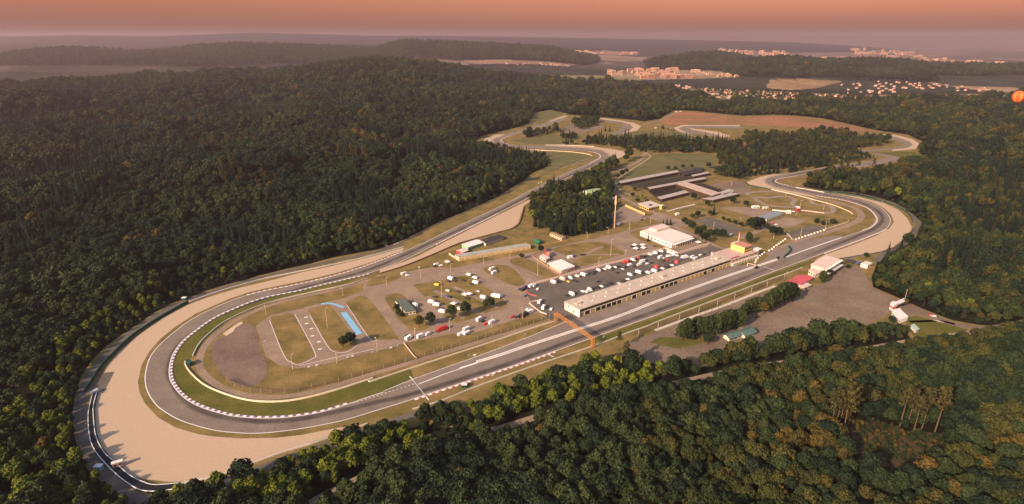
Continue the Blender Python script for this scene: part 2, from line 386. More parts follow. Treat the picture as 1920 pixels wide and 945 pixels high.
# a closed box of hazy evening air round the camera and the land
hz = MB(); hz.prism([(-25000, -3000), (25000, -3000), (25000, 21500), (-25000, 21500)], -30, 420, True, True)
hm = bpy.data.materials.new('haze'); hm.use_nodes = True; ht = hm.node_tree; ht.nodes.clear()
ho = ht.nodes.new('ShaderNodeOutputMaterial'); hv = ht.nodes.new('ShaderNodeVolumePrincipled')
hv.inputs['Color'].default_value = (.54, .435, .49, 1); hv.inputs['Density'].default_value = 5.4e-5; hv.inputs['Anisotropy'].default_value = 0.1
ht.links.new(hv.outputs[0], ho.inputs['Volume'])
tag(hz.build('haze', hm), 'dusky mauve evening haze thickening towards the horizon', 'haze', None, 'stuff')

# ------------------------------------------------------------------ ground of the circuit
grass = M('dry_grass', (.105, .088, .028), .95, scale=.055, col2=(.250, .168, .066), spec=.05, detail=9)
verge = M('green_verge_grass', (.068, .078, .016), .95, scale=.05, col2=(.135, .112, .030), spec=.05, detail=9)
meadow = M('meadow_grass', (.085, .092, .034), .95, scale=.03, col2=(.150, .125, .055), spec=.05, detail=9)
gravel = M('gravel', (.41, .300, .205), .95, scale=.6, col2=(.450, .330, .228), spec=.05, detail=3)
asphalt = M('track_asphalt', (.155, .120, .094), .9, scale=.06, col2=(.205, .163, .130), spec=.25, detail=8)
paving = M('service_asphalt', (.200, .144, .103), .9, scale=.05, col2=(.290, .210, .150), spec=.15, detail=9)
darkasph = M('dark_asphalt', (.088, .074, .060), .9, scale=.06, col2=(.140, .117, .094), spec=.2, detail=9)
dirt = M('mauve_dirt', (.135, .092, .075), .95, scale=.05, col2=(.20, .145, .112), spec=.05, detail=10)
lot = M('worn_parking_asphalt', (.135, .098, .070), .95, scale=.03, col2=(.215, .158, .114), spec=.1, detail=10)
redearth = M('red_earth', (.17, .115, .05), .95, scale=.010, col2=(.34, .135, .080), spec=.05, detail=8)
scrub = M('dark_scrub', (.030, .024, .013), .95, scale=.12, col2=(.085, .060, .030), spec=.05, detail=9)
sheet('grass_field', CLEAR, grass, .05, 'dry olive grass covering the circuit land', 'grass')

TA = [(1630.3,302.7),(1611.4,305),(1569.5,310.7),(1527.6,317),(1489.9,324),(1464.8,327.9),(1443.8,332.3),(1433.3,337.3),(1436.5,343.1),(1454.3,350.9),(1477.3,355.7),(1498.3,359.5),(1533.6,367.5),(1560.3,371.7),(1587,376.7),(1613.8,385),(1630.5,392.6),(1642.2,405.1),(1643.9,415.2),(1633.9,426),(1617.2,432.7),(1577,446),(1473.4,482.3),(1367.1,516.8),(1286.9,545.2),(1220,570),(1157.4,594.5),(1077.1,620.5),(990,648.5),(940,665.5),(874,687),(780,720),(718.5,735),(650.8,757.7),(607.3,771),(567.2,778.6),(527.1,782.8),(483.6,783.6),(441.8,780.3),(417.6,775.5),(384.2,765.4),(357.4,752.9),(337.4,737),(324,718.6),(319.3,705),(319.2,688.5),(324,668.5),(335.7,648.4),(352,631.5),(387.5,604.6),(412.6,590.4),(441,577.8),(463.6,568.5),(488.7,560),(513.8,553.8),(557.2,545.4),(597.4,535.4),(647.5,523.7),(694.3,512),(757,488.7),(817.2,458.6),(874.1,429.8),(934.3,400.2),(960,387.6),(997,368.8),(1030.5,349.2),(1080.6,326),(1120.8,309),(1137.5,300),(1142.5,293.6),(1138.5,287.5),(1122.4,281.9),(1097.4,278.5),(1063.9,276),(1023.8,273.9),(983.7,272.8),(967,272),(950.2,269.5),(939.4,265.1),(942,260.1),(956.9,254.3),(980.3,247.6),(1007,240.4),(1030.5,233.8),(1050.5,227),(1063,221.5)]
TB = [(1630.3,310.7),(1590.5,314.9),(1544.4,320.6),(1510.9,326.4),(1494.1,329.5),(1473.1,332.7),(1458.5,335.8),(1453.2,339.4),(1458.5,343.4),(1477.3,347.8),(1500,352.5),(1544.4,361.4),(1569.5,366),(1602,372.2),(1635.6,382.3),(1655.6,392.6),(1667.3,405.1),(1669.8,416.8),(1660.6,430.2),(1627.2,444.4),(1590.4,458.6),(1545.3,475),(1511.8,487.5),(1454,508.5),(1370.5,540.5),(1293.6,568.6),(1220,595.5),(1157.4,617.5),(1103.9,636.9),(1040.3,659.5),(980,681),(920.8,701),(807.1,738.6),(777,748.7),(725,765),(660,785),(625.7,793.6),(567.2,804.5),(517,811.2),(473.6,814),(433.4,812),(400,807.8),(364,798.5),(332.3,787.2),(303.9,770.4),(290.5,758.7),(278.8,742),(272.1,723.6),(271.3,701.9),(278.8,673.5),(293.9,651.7),(312,634.5),(329,620.4),(354.1,602),(387.5,583.7),(430,565),(463.6,553.8),(497,545.4),(547.2,535.4),(597.4,524.5),(647.5,511.1),(700,493.6),(757,471.2),(787.1,458.6),(823.9,440.6),(890.8,409),(960,375.7),(987,360.6),(1030.5,339.8),(1072.3,320.3),(1105.7,306.3),(1120.5,298.6),(1126.2,293.6),(1120.8,287.9),(1104,284.4),(1072.3,281.9),(1030.5,279.4),(987,277.5),(955,275),(936.8,272),(926.8,268.3),(922.6,264.3),(926.8,260.1),(946.9,253.4),(973.6,245.3),(1007,235.9),(1030.5,229.2),(1047.2,223.3),(1057.5,219.6)]
TAs, TBs = SG(TA, 5), SG(TB, 5)
def sub(T, a, b):
    """stretch of a track edge between two of its points"""
    k = [min(range(len(T)), key=lambda i: (T[i][0] - q[0]) ** 2 + (T[i][1] - q[1]) ** 2) for q in (a, b)]
    return (TAs if T is TA else TBs)[k[0] * 5:k[1] * 5 + 1]
sheet('race_track', TAs + TBs[::-1], asphalt, .20, 'grey asphalt race track winding round the whole circuit', 'race track', True)
more_track = [
 [(1131,225),(1164.8,229.3),(1181.5,234.6),(1185.7,238.8),(1177.3,244),(1160.6,251.3),(1141.7,253.4),(1152.2,247.1),(1164.8,241.9),(1166.9,236.7),(1160.6,232.5),(1131,227.2)],
 [(1387,237.7),(1311,236.7),(1282,237.7),(1273.7,240.9),(1282,246.1),(1307,251.3),(1340.8,255.8),(1352,255.8),(1321.9,248.4),(1296.8,244.2),(1292,240.9),(1311,239.9),(1387,240.9)],
 [(1646,256),(1678.5,257.2),(1703.6,265.6),(1710,271.9),(1699.4,277.1),(1670,280.6),(1622,285),(1596.8,286),(1596.8,282),(1632.4,280.3),(1674.3,277.1),(1692,273.5),(1695.3,269.8),(1682.7,264.6),(1657,259.6),(1645,258.6)],
 [(1632,302.2),(1650,299),(1662,296.3),(1655,293),(1640.8,290.5),(1641,287.3),(1665,290),(1684,295),(1684,299.5),(1668,305),(1632,310.4)]]
for i, pl in enumerate(more_track):
    sheet('race_track', SG(pl, 3, True), asphalt, .20, ['grey race track bend in front of the upper wood', 'grey track hairpin below the red earth bank', 'grey far right hairpin inside its gravel edge', 'short grey track link beside the far right woods'][i], 'race track', True)
PITTOP = [(1062,602),(1055.4,605.1),(990.2,631.9),(940,651.1),(889,670.1),(780.4,708.6),(718.5,733.2)]
sheet('pit_lane', PITTOP + [(780,720.3),(874,687.3),(940,665.8),(990,648.8),(1077.1,620.8),(1157.4,594.8),(1220,570.3),(1286.9,545.5),(1367.1,517.1),(1440,494),(1473,482.5),(1520,465),(1577,446),(1580,441),(1540,446),(1500,452),(1455,470),(1420,496),(1370,499),(1300,523),(1220,549),(1140,577),(1085,596)], M('pit_lane_asphalt', (.165, .128, .103), .9, scale=.06, col2=(.225, .178, .145), spec=.2, detail=8), .16, 'brownish pit lane strip between pit garages and pit wall', 'pit lane')
GRAV = {
 'broad gravel trap round the big front hairpin': [(755.4,464.5),(700,480.6),(620.8,499.4),(563.9,511.1),(497,528.7),(446.9,540.4),(387.5,558.6),(354.1,571.1),(303.9,597),(256,631),(220.3,663.4),(198,690),(190,712),(183.5,737),(178.5,770),(178.5,785),(181.9,813.4),(191.9,838.5),(220.3,870.3),(247,893.7),(278.8,899.5),(320.6,903.7),(350.7,902.9),(387.5,897),(440,880.3),(503.7,857.2),(567.2,835.4),(617.4,817),(652.5,802),(649.1,799.6),(609,807),(567.2,815.4),(517,821.2),(450,822.3),(400,818.5),(370.8,814),(329,801.7),(295.5,782.5),(272.1,757),(262.1,737),(258.8,716.9),(265.5,685.2),(280.5,658.4),(300.6,636),(329,612.5),(367.4,588),(393.4,576.5),(430.2,560.2),(463.6,549),(497,541),(563.9,527.5),(630.8,511.8),(700,490.5),(757,468.8)],
 'pale gravel strip below the back straight': [(711.9,505.5),(757,491),(790.5,477),(823.9,459),(874.1,433.5),(934.3,403.3),(960,390.8),(994.6,373),(996,377),(982,386),(971.7,418.7),(960,427.7),(934.3,435.2),(890.8,446.9),(857.4,457),(807.2,478.7),(757,498.8),(713.6,513)],
 'pink gravel wedge outside the inner right bend': [(1023.8,272.8),(1063.9,273),(1114,275.5),(1147.5,279.4),(1172.6,284.4),(1177.6,287.7),(1164.2,295.2),(1147.5,299.9),(1146.5,295.2),(1142.5,288.6),(1128,281.6),(1097.4,277.3),(1047,274.4)],
 'gravel crescent outside the far left bend': [(946.9,251.8),(928.5,252.6),(910,259.3),(906.8,263.8),(910,269.3),(931.8,274.8),(980,280.6),(1020.5,283),(1020,280.8),(975,278.5),(936.8,273.8),(924,267.8),(920.8,264),(926,259.6),(944,253.8)],
 'thin gravel strip along the far upper straight': [(1028,227.8),(1057,216.8),(1068,217.3),(1060,219.3),(1046,223),(1032,228.2)],
 'gravel crescent round the upper middle bend': [(1123,222),(1131,221.5),(1165,226),(1190,231),(1202.5,236.7),(1194,245),(1169,250),(1166,249.8),(1182,243.5),(1187,238.8),(1182,233.8),(1165,228.5),(1131,224.3)],
 'gravel edge outside the hairpin below red earth': [(1387,234.6),(1280,234.2),(1262.2,239.8),(1272,246),(1300,252),(1283,246.8),(1272.2,240.9),(1281,237),(1311,236),(1387,237)],
 'gravel tongue inside the hairpin below red earth': [(1290,239.6),(1349,247.8),(1370,255.5),(1357,258),(1350,254.5),(1322,247.8),(1298,243.6)],
 'gravel crescent round the far right hairpin': [(1643,252.6),(1678,252.6),(1712,261),(1727,272),(1716,279.3),(1674,283.5),(1671,281),(1700,277.7),(1711.5,272),(1704.8,265),(1679,256.6),(1645,255.4)],
 'pink gravel point outside the left kink above the kart course': [(1469,326.2),(1443.8,327.4),(1422.9,332.7),(1398.8,342.1),(1406,346.3),(1443.8,353.6),(1494,364.4),(1540,373),(1523,366.6),(1498.3,360.8),(1477.3,357),(1454.3,352.2),(1435,344),(1431,337.3),(1442,331.6)],
 'wide pink gravel trap round the right hairpin': [(1557,362.2),(1610.5,369.3),(1657.3,381),(1684,393),(1700.7,408.5),(1710,426.9),(1705.7,435.2),(1694,448.6),(1674,463.7),(1652.3,471.2),(1610.5,478.7),(1567,485),(1553.6,489.5),(1526.9,490),(1532,485),(1547,477.6),(1593.7,461.8),(1643.9,441.8),(1666,429.6),(1676,416.9),(1672.5,404.8),(1659,391.2),(1637,380),(1602,370.2),(1563.7,363.4)]}
for lb, pl in GRAV.items():
    sheet('gravel_trap', pl, gravel, .11, lb, 'gravel trap')
# meadows, verges and other grass
sheet('verge_grass', sub(TA, (780,720), (694,512)) + SG([(640,533),(566,549.5),(507,564.5),(463,581),(419,603.5),(388,629),(372,648),(361,668),(348,686),(358,701),(382,722.5),(418,739),(465,752.5),(515,755.5),(566,749.5),(625,735),(700,711),(770,692)], 3), verge, .09, 'green verge inside the big front hairpin', 'grass', True)
sheet('verge_grass', [(1225,598),(1293.6,571),(1370.5,543.5),(1454,511.5),(1520,488),(1528,491),(1470,516),(1378,548),(1293,580.5),(1214,611.8),(1174,626),(1138,640),(1104,640),(1157,620)], verge, .09, 'green grass strip along the front straight opposite the pits', 'grass')
sheet('meadow', [(1029,305.5),(990,288),(1000,285.8),(1040,285.3),(1085,287.5),(1102,290.5),(1108,294),(1095,299.5),(1060,310),(1040,320),(1020,322)], meadow, .09, 'green meadow inside the left loop', 'meadow')
sheet('meadow', [(965,264),(985,258),(1020,254),(1058,252),(1085,258),(1075,266),(1040,271),(990,269.5),(970,267)], meadow, .09, 'small meadow inside the far left bend', 'meadow')
sheet('meadow', [(1160,340),(1180,322),(1222,292),(1240,288),(1330,288),(1347,296),(1340,315),(1300,325),(1275,322),(1165,342)], meadow, .09, 'green slope above the dark flat-roofed halls', 'meadow')
sheet('meadow', [(1233,230),(1266,210),(1300,211),(1345,215),(1394,220),(1452,218.5),(1496,220),(1541,225),(1585,234),(1630,244),(1650,250),(1610,248),(1560,243),(1500,240),(1420,235),(1390,233),(1290,232.5),(1262,235)], redearth, .09, 'red earth bank and dry grass above the hairpin', 'bank')
sheet('meadow', [(1000,216),(1004,212),(1030,207.5),(1058,213),(1040,220),(1005,231)], meadow, .09, 'pale meadow at the far upper corner', 'meadow')
sheet('meadow', [(1556,290),(1620,288),(1690,283),(1720,286),(1726,293),(1690,302),(1684,294),(1640,287)], verge, .09, 'green patch between far right hairpin and woods', 'meadow')
sheet('meadow', [(1120,262),(1150,254),(1200,246),(1260,246),(1300,253),(1345,258),(1380,262),(1340,270),(1250,262),(1165,262)], meadow, .09, 'grass between the two upper hairpins', 'meadow')
sheet('dirt_oval', SG([(447.4,606),(465,606),(481.5,620.7),(486,653.3),(500.7,683),(497.8,706.7),(474,724.4),(444.4,721.5),(414.8,700.7),(397,668),(401.5,641.5),(423.7,629.6),(435.6,617.8)], 3, True), dirt, .12, 'mauve dirt oval at the tip of the infield', 'dirt')
# service asphalt and its grass islands
sheet('paddock_paving', [(480,612),(507,591),(551,582),(601,569),(643,560),(678,547),(683,532),(708.6,516),(760,510),(812,501),(848,503),(909,490.8),(995.6,473),(1061.6,458.4),(1100,450),(1175.9,433),(1239.4,417.8),(1262,424),(1290,440),(1345,470),(1360,476),(1085,596),(1062,602),(1036,605),(1008.3,587.3),(957.5,602.5),(894,622.9),(861,631.7),(850.8,625.4),(759.4,643.2),(743.7,650.4),(702,659.3),(634,677),(595.6,686),(554,691.9),(524.4,686),(497.8,668)], paving, .12, 'brown worn asphalt of the infield paddock', 'paving')
sheet('paddock_asphalt', [(1000,534.5),(1050,521.5),(1100,507.5),(1173,489.5),(1247,468),(1270,477.5),(1335,460),(1362,474),(1340,487),(1062,581),(1084,595.5),(1062,602),(1036,603),(1018,590),(996,566),(985,548)], darkasph, .14, 'dark asphalt yard behind the pit garages', 'paving')
ISL = {'rounded grass island nearest the dirt oval': [(508,600),(524.4,592.6),(551,591),(586.7,659.3),(583.7,671),(560,681.5),(545,677),(533,665)],
 'rounded grass island beside the blue painted strip': [(583,590),(580.7,579.3),(610.4,573.3),(622.2,576.3),(666.7,635.6),(666.7,647.4),(648.9,657.8),(628,657.8),(613.3,644.4)],
 'long grass island right of the blue painted strip': [(652,573),(654.8,564.4),(687.4,557),(743.7,629.6),(740.7,635.6),(708,637),(693.3,632.6)],
 'grass island round the low grey-roofed building': [(721.3,559.4),(747,550.7),(765,562),(792.4,596),(806,613),(767,617.2)],
 'dry grass lawn in the middle of the paddock': [(777,534),(817.8,527.6),(878.7,516.2),(894,526.3),(952,570),(919.4,584),(878.7,600),(845.7,602.5),(800,560),(782,541.6)],
 'grass wedge below the long low building': [(904,503.5),(952.4,498.4),(982.9,526.3),(980,534),(957.5,534)],
 'grass triangle left of the white canopy building': [(955,491),(985,484),(1046,517),(1043.8,523.8),(1016,523.8)],
 'dry lawn right of the white canopy building': [(1036,466),(1122.5,453.3),(1170.8,473.7),(1153,481.3),(1082,501.6),(1071.7,483.8)],
 'grass corner by the large white building': [(1181,435.6),(1205,430),(1206,443),(1250,466),(1244,469),(1200,450)],
 'grass bank under the long low building': [(836,490),(843,478),(862,492),(996,469.5),(994,473),(909,490),(848,501.5)],
 'grass wedge between entry road and top barrier': [(640,545),(676,539.5),(678,546),(640,556.5)],
 'grass strip beside the upper paddock road': [(690,527),(712,518),(745,510),(752,520),(720,532),(690,537)],
 'small oval grass island by the lower road': [(650,672.5),(683,666.5),(690,670),(672,677.5),(655,678)]}
for lb, pl in ISL.items(): sheet('grass_island', SG(pl, 3, True), grass, .15, lb, 'grass', True)
st = MB()
for a, b, w in (((815,545),(905,590),5),((850,538),(935,577),5),((800,556),(870,597),4),((960,497),(1018,520),4),((1085,478),(1160,477),4),((1060,492),(1130,462),5)): st.ribbon(GP([a, b]), w, .17)
struct('parking_lane', st, paving, 'worn brown parking lanes across the paddock lawns', 'paving')
# other hard surfaces
def road(pts, w, mat, z, label, n=4, name='road', cat='road'):
    mb = MB(); mb.ribbon(SG(pts, n), w, z); return struct(name, mb, mat, label, cat)
ROAD_S = [(1990,592),(1920,606),(1863.7,617.8),(1768.9,630),(1700,641),(1626,654),(1520,672),(1448.9,683),(1361,698),(1282,716),(1200,735),(1100,755),(1020,778),(960,797),(900,815),(820,845),(740,870),(660,905),(600,935),(545,965)]
road(ROAD_S, 6, paving, .08, 'narrow forest road along the bottom woods')
road([(757,457),(700,473),(620,490),(530,510.5),(446,531.5),(387,551),(340,567.5),(300,588),(262,613),(232,635),(203,661),(178,692),(163,718),(154,745),(150,770),(153,800),(161,835),(177,866),(200,894),(232,921),(272,938),(335,934),(400,911),(470,886),(540,860),(620,832),(690,808),(775,778),(840,757)], 6.5, darkasph, .10, 'dark service road outside the big gravel trap')
road([(697,524),(640,541),(560,558),(506,573),(462,591),(425,612),(395,637),(378,660),(374,685),(387,706),(417,727),(465,742),(515,745),(566,739),(625,725),(700,701),(800,671),(900,641),(1000,612),(1035,603)], 5, paving, .13, 'service road inside the front hairpin barrier')
road([(1440,478),(1480,458),(1530,441),(1575,428),(1605,416),(1615,406),(1611,396),(1595,387),(1565,379),(1530,371)], 8, paving, .13, 'brown inner road following the right hairpin')
road([(1214,283),(1208,289.2),(1200,301),(1172,314.6),(1144,325),(1138,335),(1147,352.7),(1172,373),(1215,394),(1262,412),(1290,425)], 7, paving, .13, 'grey access road past the flat-roofed halls')
road([(1212,287),(1219,294),(1205,305),(1177.5,322.2),(1156,338),(1156,346),(1166,358.5),(1192,370)], 3.0, M('tan_dirt', (.30,.235,.16), .95, .15, .2), .14, 'pale dirt track beside the access road')
road([(1205,233),(1236,226.5),(1250,220),(1263,212)], 8, paving, .13, 'far road climbing beside the red earth bank')
road([(1226,232),(1250,238),(1290,252),(1330,262)], 7, paving, .13, 'far road between the two upper hairpins')
road([(1540,357.5),(1600,361.5),(1640,370),(1675,381),(1700,396),(1719,414),(1719,430),(1702,450),(1680,466),(1655,478),(1642,492)], 6, darkasph, .10, 'dark service road outside the right gravel trap')
road([(1228,619.5),(1290,597),(1353,575),(1400,556.5),(1454,536)], 3, concrete, .13, 'pale path behind the fence along the straight', name='path', cat='path')
road([(1688,574),(1740,591),(1790,607),(1840,615),(1880,612),(1930,602)], 7, lot, .13, 'access road leaving the entrance gate')
road([(1706,603.5),(1760,602),(1790,608)], 3.5, concrete, .13, 'pale footpath across the grass by the gate', name='path', cat='path')
road([(1250,396.5),(1276,389.5),(1303,383)], 3.5, concrete, .13, 'pale path before the dark flat-roofed halls', name='path', cat='path')
road([(1385,447),(1425,431),(1440,425)], 9, paving, .13, 'brown lane between trees behind the control tower')
road([(1262,424),(1300,440),(1345,462),(1380,470)], 6, paving, .13, 'lane running behind the large white building')
LOTS = {'worn grey parking lot below the grandstand': ([(1170,645),(1220,626),(1270,607),(1300,596.5),(1353,577.5),(1400,560),(1450,545),(1478,545),(1515,540),(1543,532),(1585,499),(1612,499),(1636,538),(1683,561.5),(1720,575),(1790,606),(1822,615),(1800,617),(1720,600),(1700,590),(1671,584),(1640,602),(1567,632),(1463,655),(1360,674),(1230,697),(1185,680)], lot, .12),
 'brown parking lot beside the tall mast': ([(1147,402),(1170,385),(1218,406),(1207,413),(1150,421)], paving, .12),
 'forecourt in front of the flat pavilion': ([(1214,408),(1235,397),(1285,415),(1290,426),(1262,424)], paving, .12),
 'dark parking lot among the trees': ([(1303,412),(1331,407),(1397,430),(1374,442.5),(1358,440)], darkasph, .12),
 'brown yard left of the kart building': ([(1348.6,389.2),(1394,388),(1460,398),(1445,403),(1420,409)], paving, .12),
 'brown yard below the kart building': ([(1440,418),(1475.6,407),(1516,412),(1480,428),(1450,427)], paving, .12),
 'grey parking lot beyond the dark halls': ([(1328,346),(1389,338),(1399,350),(1409,357),(1386,366)], lot, .12),
 'brown yard inside the white block line': ([(1478,448),(1480,435),(1520,422),(1545,425),(1545,430)], darkasph, .12),
 'dark asphalt escape pad in the big gravel trap': ([(193,699.5),(215,697),(196,733),(176,736),(162,737)], darkasph, .16),
 'brown clearing inside the upper middle bend': ([(1052,243),(1075,230),(1090,242),(1130,234),(1135,238),(1090,250),(1060,250)], lot, .12),
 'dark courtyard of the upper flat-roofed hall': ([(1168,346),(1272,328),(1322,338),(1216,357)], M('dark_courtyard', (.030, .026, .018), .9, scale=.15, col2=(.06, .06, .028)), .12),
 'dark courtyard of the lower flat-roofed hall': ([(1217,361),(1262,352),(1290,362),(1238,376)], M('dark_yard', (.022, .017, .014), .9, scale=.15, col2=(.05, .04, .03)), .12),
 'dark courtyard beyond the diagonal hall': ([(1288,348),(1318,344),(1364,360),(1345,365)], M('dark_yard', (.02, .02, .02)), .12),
 'sandy mound edge round the dirt oval': ([(418,626),(440,610),(452,603),(456,606),(441,615),(437,622),(424,630)], beige, .13),
 'scrubby clearing by the bottom bend': ([(815,785),(850,778),(880,797),(855,820),(810,822)], M('clearing_grass', (.06,.055,.02), .95, scale=.1, col2=(.12,.10,.04), spec=.05), .06),
 'brushy clear-cut among tall pines at lower right': ([(1560,815),(1590,785),(1660,792),(1700,808),(1765,812),(1775,840),(1730,890),(1660,925),(1600,870)], scrub, .06),
 'grass lawn by the entrance gate': ([(1695,600),(1716,591),(1790,612),(1815,619),(1770,627),(1716,639),(1706,617)], verge, .13),
 'grass patch left of the spruce row': ([(1218,642),(1238,632),(1300,634),(1345,627),(1330,642),(1270,654)], verge, .13),
 'small concrete pad in the bottom clearing': ([(844,800),(852,799),(868,818),(860,820)], concrete, .07)}
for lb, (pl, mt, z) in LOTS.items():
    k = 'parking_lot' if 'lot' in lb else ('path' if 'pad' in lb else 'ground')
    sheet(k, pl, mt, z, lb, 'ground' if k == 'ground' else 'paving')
kart = MB()
for pts in ([(1402,366),(1401,362.5),(1409,360.8),(1435,359),(1460,360.5),(1480,363.5),(1500,368),(1520,374),(1521,378.5),(1532,384),(1550,384.5),(1560,388),(1562,396),(1553,399),(1530,397.5),(1500,394)], [(1412,369),(1440,371),(1470,368),(1490,374),(1485,383),(1492,388),(1470,388),(1440,385),(1425,379),(1412,369)]):
    kart.ribbon(SG(pts, 4), 6.5, .14)
struct('kart_course', kart, M('kart_asphalt', (.21, .165, .135), .9, scale=.1, col2=(.30, .22, .17)), 'looping pale kart course in the infield grass', 'kart course')
# painted marks
pm = MB()
pm.ribbon(TBs, .55, .235, -0.45); pm.ribbon(sub(TA, (1630,302), (1577,446)), .55, .235, 0.45); pm.ribbon(sub(TA, (718,735), (1063,221)), .55, .235, 0.45)
pm.ribbon(SG(PITTOP, 3), .45, .235, 0.4)
pm.ribbon(GP([(1473.4,482.3),(1520,465.5),(1577,446)]), 1.5, .24)
pm.ribbon(GP([(784,721),(830,703),(874,688)]), .8, .24); pm.ribbon(GP([(862,691),(895,680.5)]), 1.6, .245); pm.ribbon(GP([(768,706),(774.5,713)]), .8, .24); pm.ribbon(GP([(774,713),(797,742)]), .35, .24); pm.ribbon(GP([(796,740),(804,751)]), .8, .24)
pm.ribbon(GP([(1432,500.5),(1455,508)]), .7, .24); pm.ribbon(GP([(1028,665),(1038,670)]), .8, .24)
for i in range(16):
    a = (662 + i * 7.4, 756.5 - i * 2.35); pm.ribbon(GP([a, (a[0] + 3.4, a[1] - 1.08)]), .55, .24)
for p in ((574,595),(575,607),(584,616.5),(586,630),(598,641),(600,655)): pm.ribbon(GP([(p[0] - 3.4, p[1] + .6), (p[0] + 3.4, p[1] - .6)]), 1.8, .18)
for pts in ([(505,600),(532,666),(546,679),(560,683.5),(585,673),(590,660),(553,590)], [(580,590),(612,646),(628,660),(650,660),(669,649)], [(651,573),(692,634),(708,638.5)], [(700,655),(560,686)]): pm.ribbon(SG(pts, 4), .4, .18)
struct('road_marking', pm, white, 'white edge lines and marks painted on track and paddock', 'road marking')
bl = MB()
bl.ribbon(GP([(644,586),(674,627)]), 4.6, .18); bl.ribbon(SG([(602,570.5),(615,569),(630,571.5),(644,577)], 4), 2.8, .18)
struct('road_marking', bl, bluepaint, 'pale blue strips painted on the infield loop road', 'road marking')
# dark rubber laid down on the racing line
def rubber(pts, w, name):
    P = SG(pts, 5); n = len(P); V = []; Fc = []; A = []
    for i in range(n):
        t = (P[min(i + 1, n - 1)] - P[max(i - 1, 0)]).normalized(); nn = Vector((-t.y, t.x, 0)); e_ = min(1, i / 8, (n - 1 - i) / 8)
        for k, q in ((-.5, 0), (-.18, 1), (.18, 1), (.5, 0)): p = P[i] + nn * w * k; V.append((p.x, p.y, .215)); A.append(q * e_)
    for i in range(n - 1):
        for k in range(3): o_ = i * 4 + k; Fc.append((o_, o_ + 4, o_ + 5, o_ + 1))
    me = bpy.data.meshes.new('rubber_line'); me.from_pydata(V, [], Fc); at = me.attributes.new('wear', 'FLOAT', 'POINT'); at.data.foreach_set('value', np.array(A, np.float32))
    m = bpy.data.materials.get('rubbered_asphalt')
    if not m:
        m = bpy.data.materials.new('rubbered_asphalt'); m.use_nodes = True; t = m.node_tree; bs = t.nodes['Principled BSDF']; bs.inputs['Base Color'].default_value = (.055, .045, .04, 1); bs.inputs['Roughness'].default_value = .75
        at_ = t.nodes.new('ShaderNodeAttribute'); at_.attribute_name = 'wear'; tn = t.nodes.new('ShaderNodeTexCoord'); nz = t.nodes.new('ShaderNodeTexNoise'); nz.inputs['Scale'].default_value = .07; nz.inputs['Detail'].default_value = 6
        t.links.new(tn.outputs['Object'], nz.inputs['Vector']); ma = t.nodes.new('ShaderNodeMath'); ma.operation = 'MULTIPLY'; t.links.new(at_.outputs['Fac'], ma.inputs[0]); t.links.new(nz.outputs['Fac'], ma.inputs[1]); t.links.new(ma.outputs[0], bs.inputs['Alpha'])
    me.materials.append(m); o = bpy.data.objects.new('rubber_line', me); COL.objects.link(o); tag(o, name, 'tyre marks', None, 'structure')
rubber([(1500,478),(1400,520),(1220,587),(1080,636),(940,687),(780,737),(700,756),(620,775),(560,786),(480,790),(400,778),(350,753),(322,712),(318,690),(330,655),(365,622),(420,588),(500,559),(600,531),(700,503),(800,459),(900,413),(960,383),(1040,342),(1100,315),(1130,299)], 6.5, 'dark tyre rubber on the racing line of the front hairpin')
rubber([(1630,306),(1540,318),(1470,333),(1450,340),(1470,350),(1540,364),(1600,376),(1640,392),(1655,410),(1640,428),(1600,446),(1540,470),(1500,484)], 6.5, 'dark tyre rubber on the racing line of the right hairpin')
# kerbs
def kerb(P, w, off, label, c1=white, c2=M('kerb_red', (.40, .12, .11), .6), step=2.3):
    mb = MB(); d = [0]
    for a, b in zip(P[:-1], P[1:]): d.append(d[-1] + (Vector(b) - Vector(a)).length)
    n = max(2, int(d[-1] / step)); Q = []
    xs = np.interp(np.linspace(0, d[-1], n + 1), d, [p[0] for p in P]); ys = np.interp(np.linspace(0, d[-1], n + 1), d, [p[1] for p in P])
    Q = [Vector((x, y, 0)) for x, y in zip(xs, ys)]
    L = []; Rr = []
    for i in range(n + 1):
        t = (Q[min(i + 1, n)] - Q[max(i - 1, 0)]).normalized(); nn = Vector((-t.y, t.x, 0)); L.append(Q[i] + nn * (off + w / 2)); Rr.append(Q[i] + nn * (off - w / 2))
    for i in range(n):
        mb.mi = i % 2
        z0, z1 = .245, .30
        q = [Rr[i], Rr[i+1], L[i+1], L[i]]
        mb.face([(p.x, p.y, z1) for p in q])
        for k in range(4):
            a, b = q[k], q[(k + 1) % 4]; mb.face([(a.x, a.y, .12), (b.x, b.y, .12), (b.x, b.y, z1), (a.x, a.y, z1)])
    return tag(mb.build('kerb', [c1, c2]), label, 'kerb', None, 'structure')
kerb(sub(TA, (650,757), (694,512)), 1.5, -.75, 'white and bluish red kerb inside the big front hairpin', c2=M('kerb_violet', (.20, .11, .20), .6))
kerb(sub(TB, (1040,659), (777,748)), 1.5, .75, 'red and white kerb at the lower edge of the straight')
kerb(sub(TB, (463,553), (757,471)), 1.3, .65, 'red and white kerb along the outer exit of the hairpin')
kerb(sub(TA, (817,458), (934,400)), 1.3, -.65, 'white and red kerb on the lower edge of the back straight')
kerb(sub(TA, (1533,367), (1617,432)), 1.5, -.75, 'white kerb inside the right hairpin')
kerb(sub(TB, (1660,430), (1545,475)), 1.4, .7, 'white and red kerb outside the right hairpin exit')
kerb(sub(TB, (1105,306), (1104,284)), 1.5, .75, 'white kerb inside the inner right bend')
kerb(sub(TB, (1494,329), (1477,347)), 1.6, .8, 'white kerb inside the left kink above the kart course')
kerb(sub(TA, (950,269), (956,254)), 1.6, -.8, 'white kerb inside the far left bend')
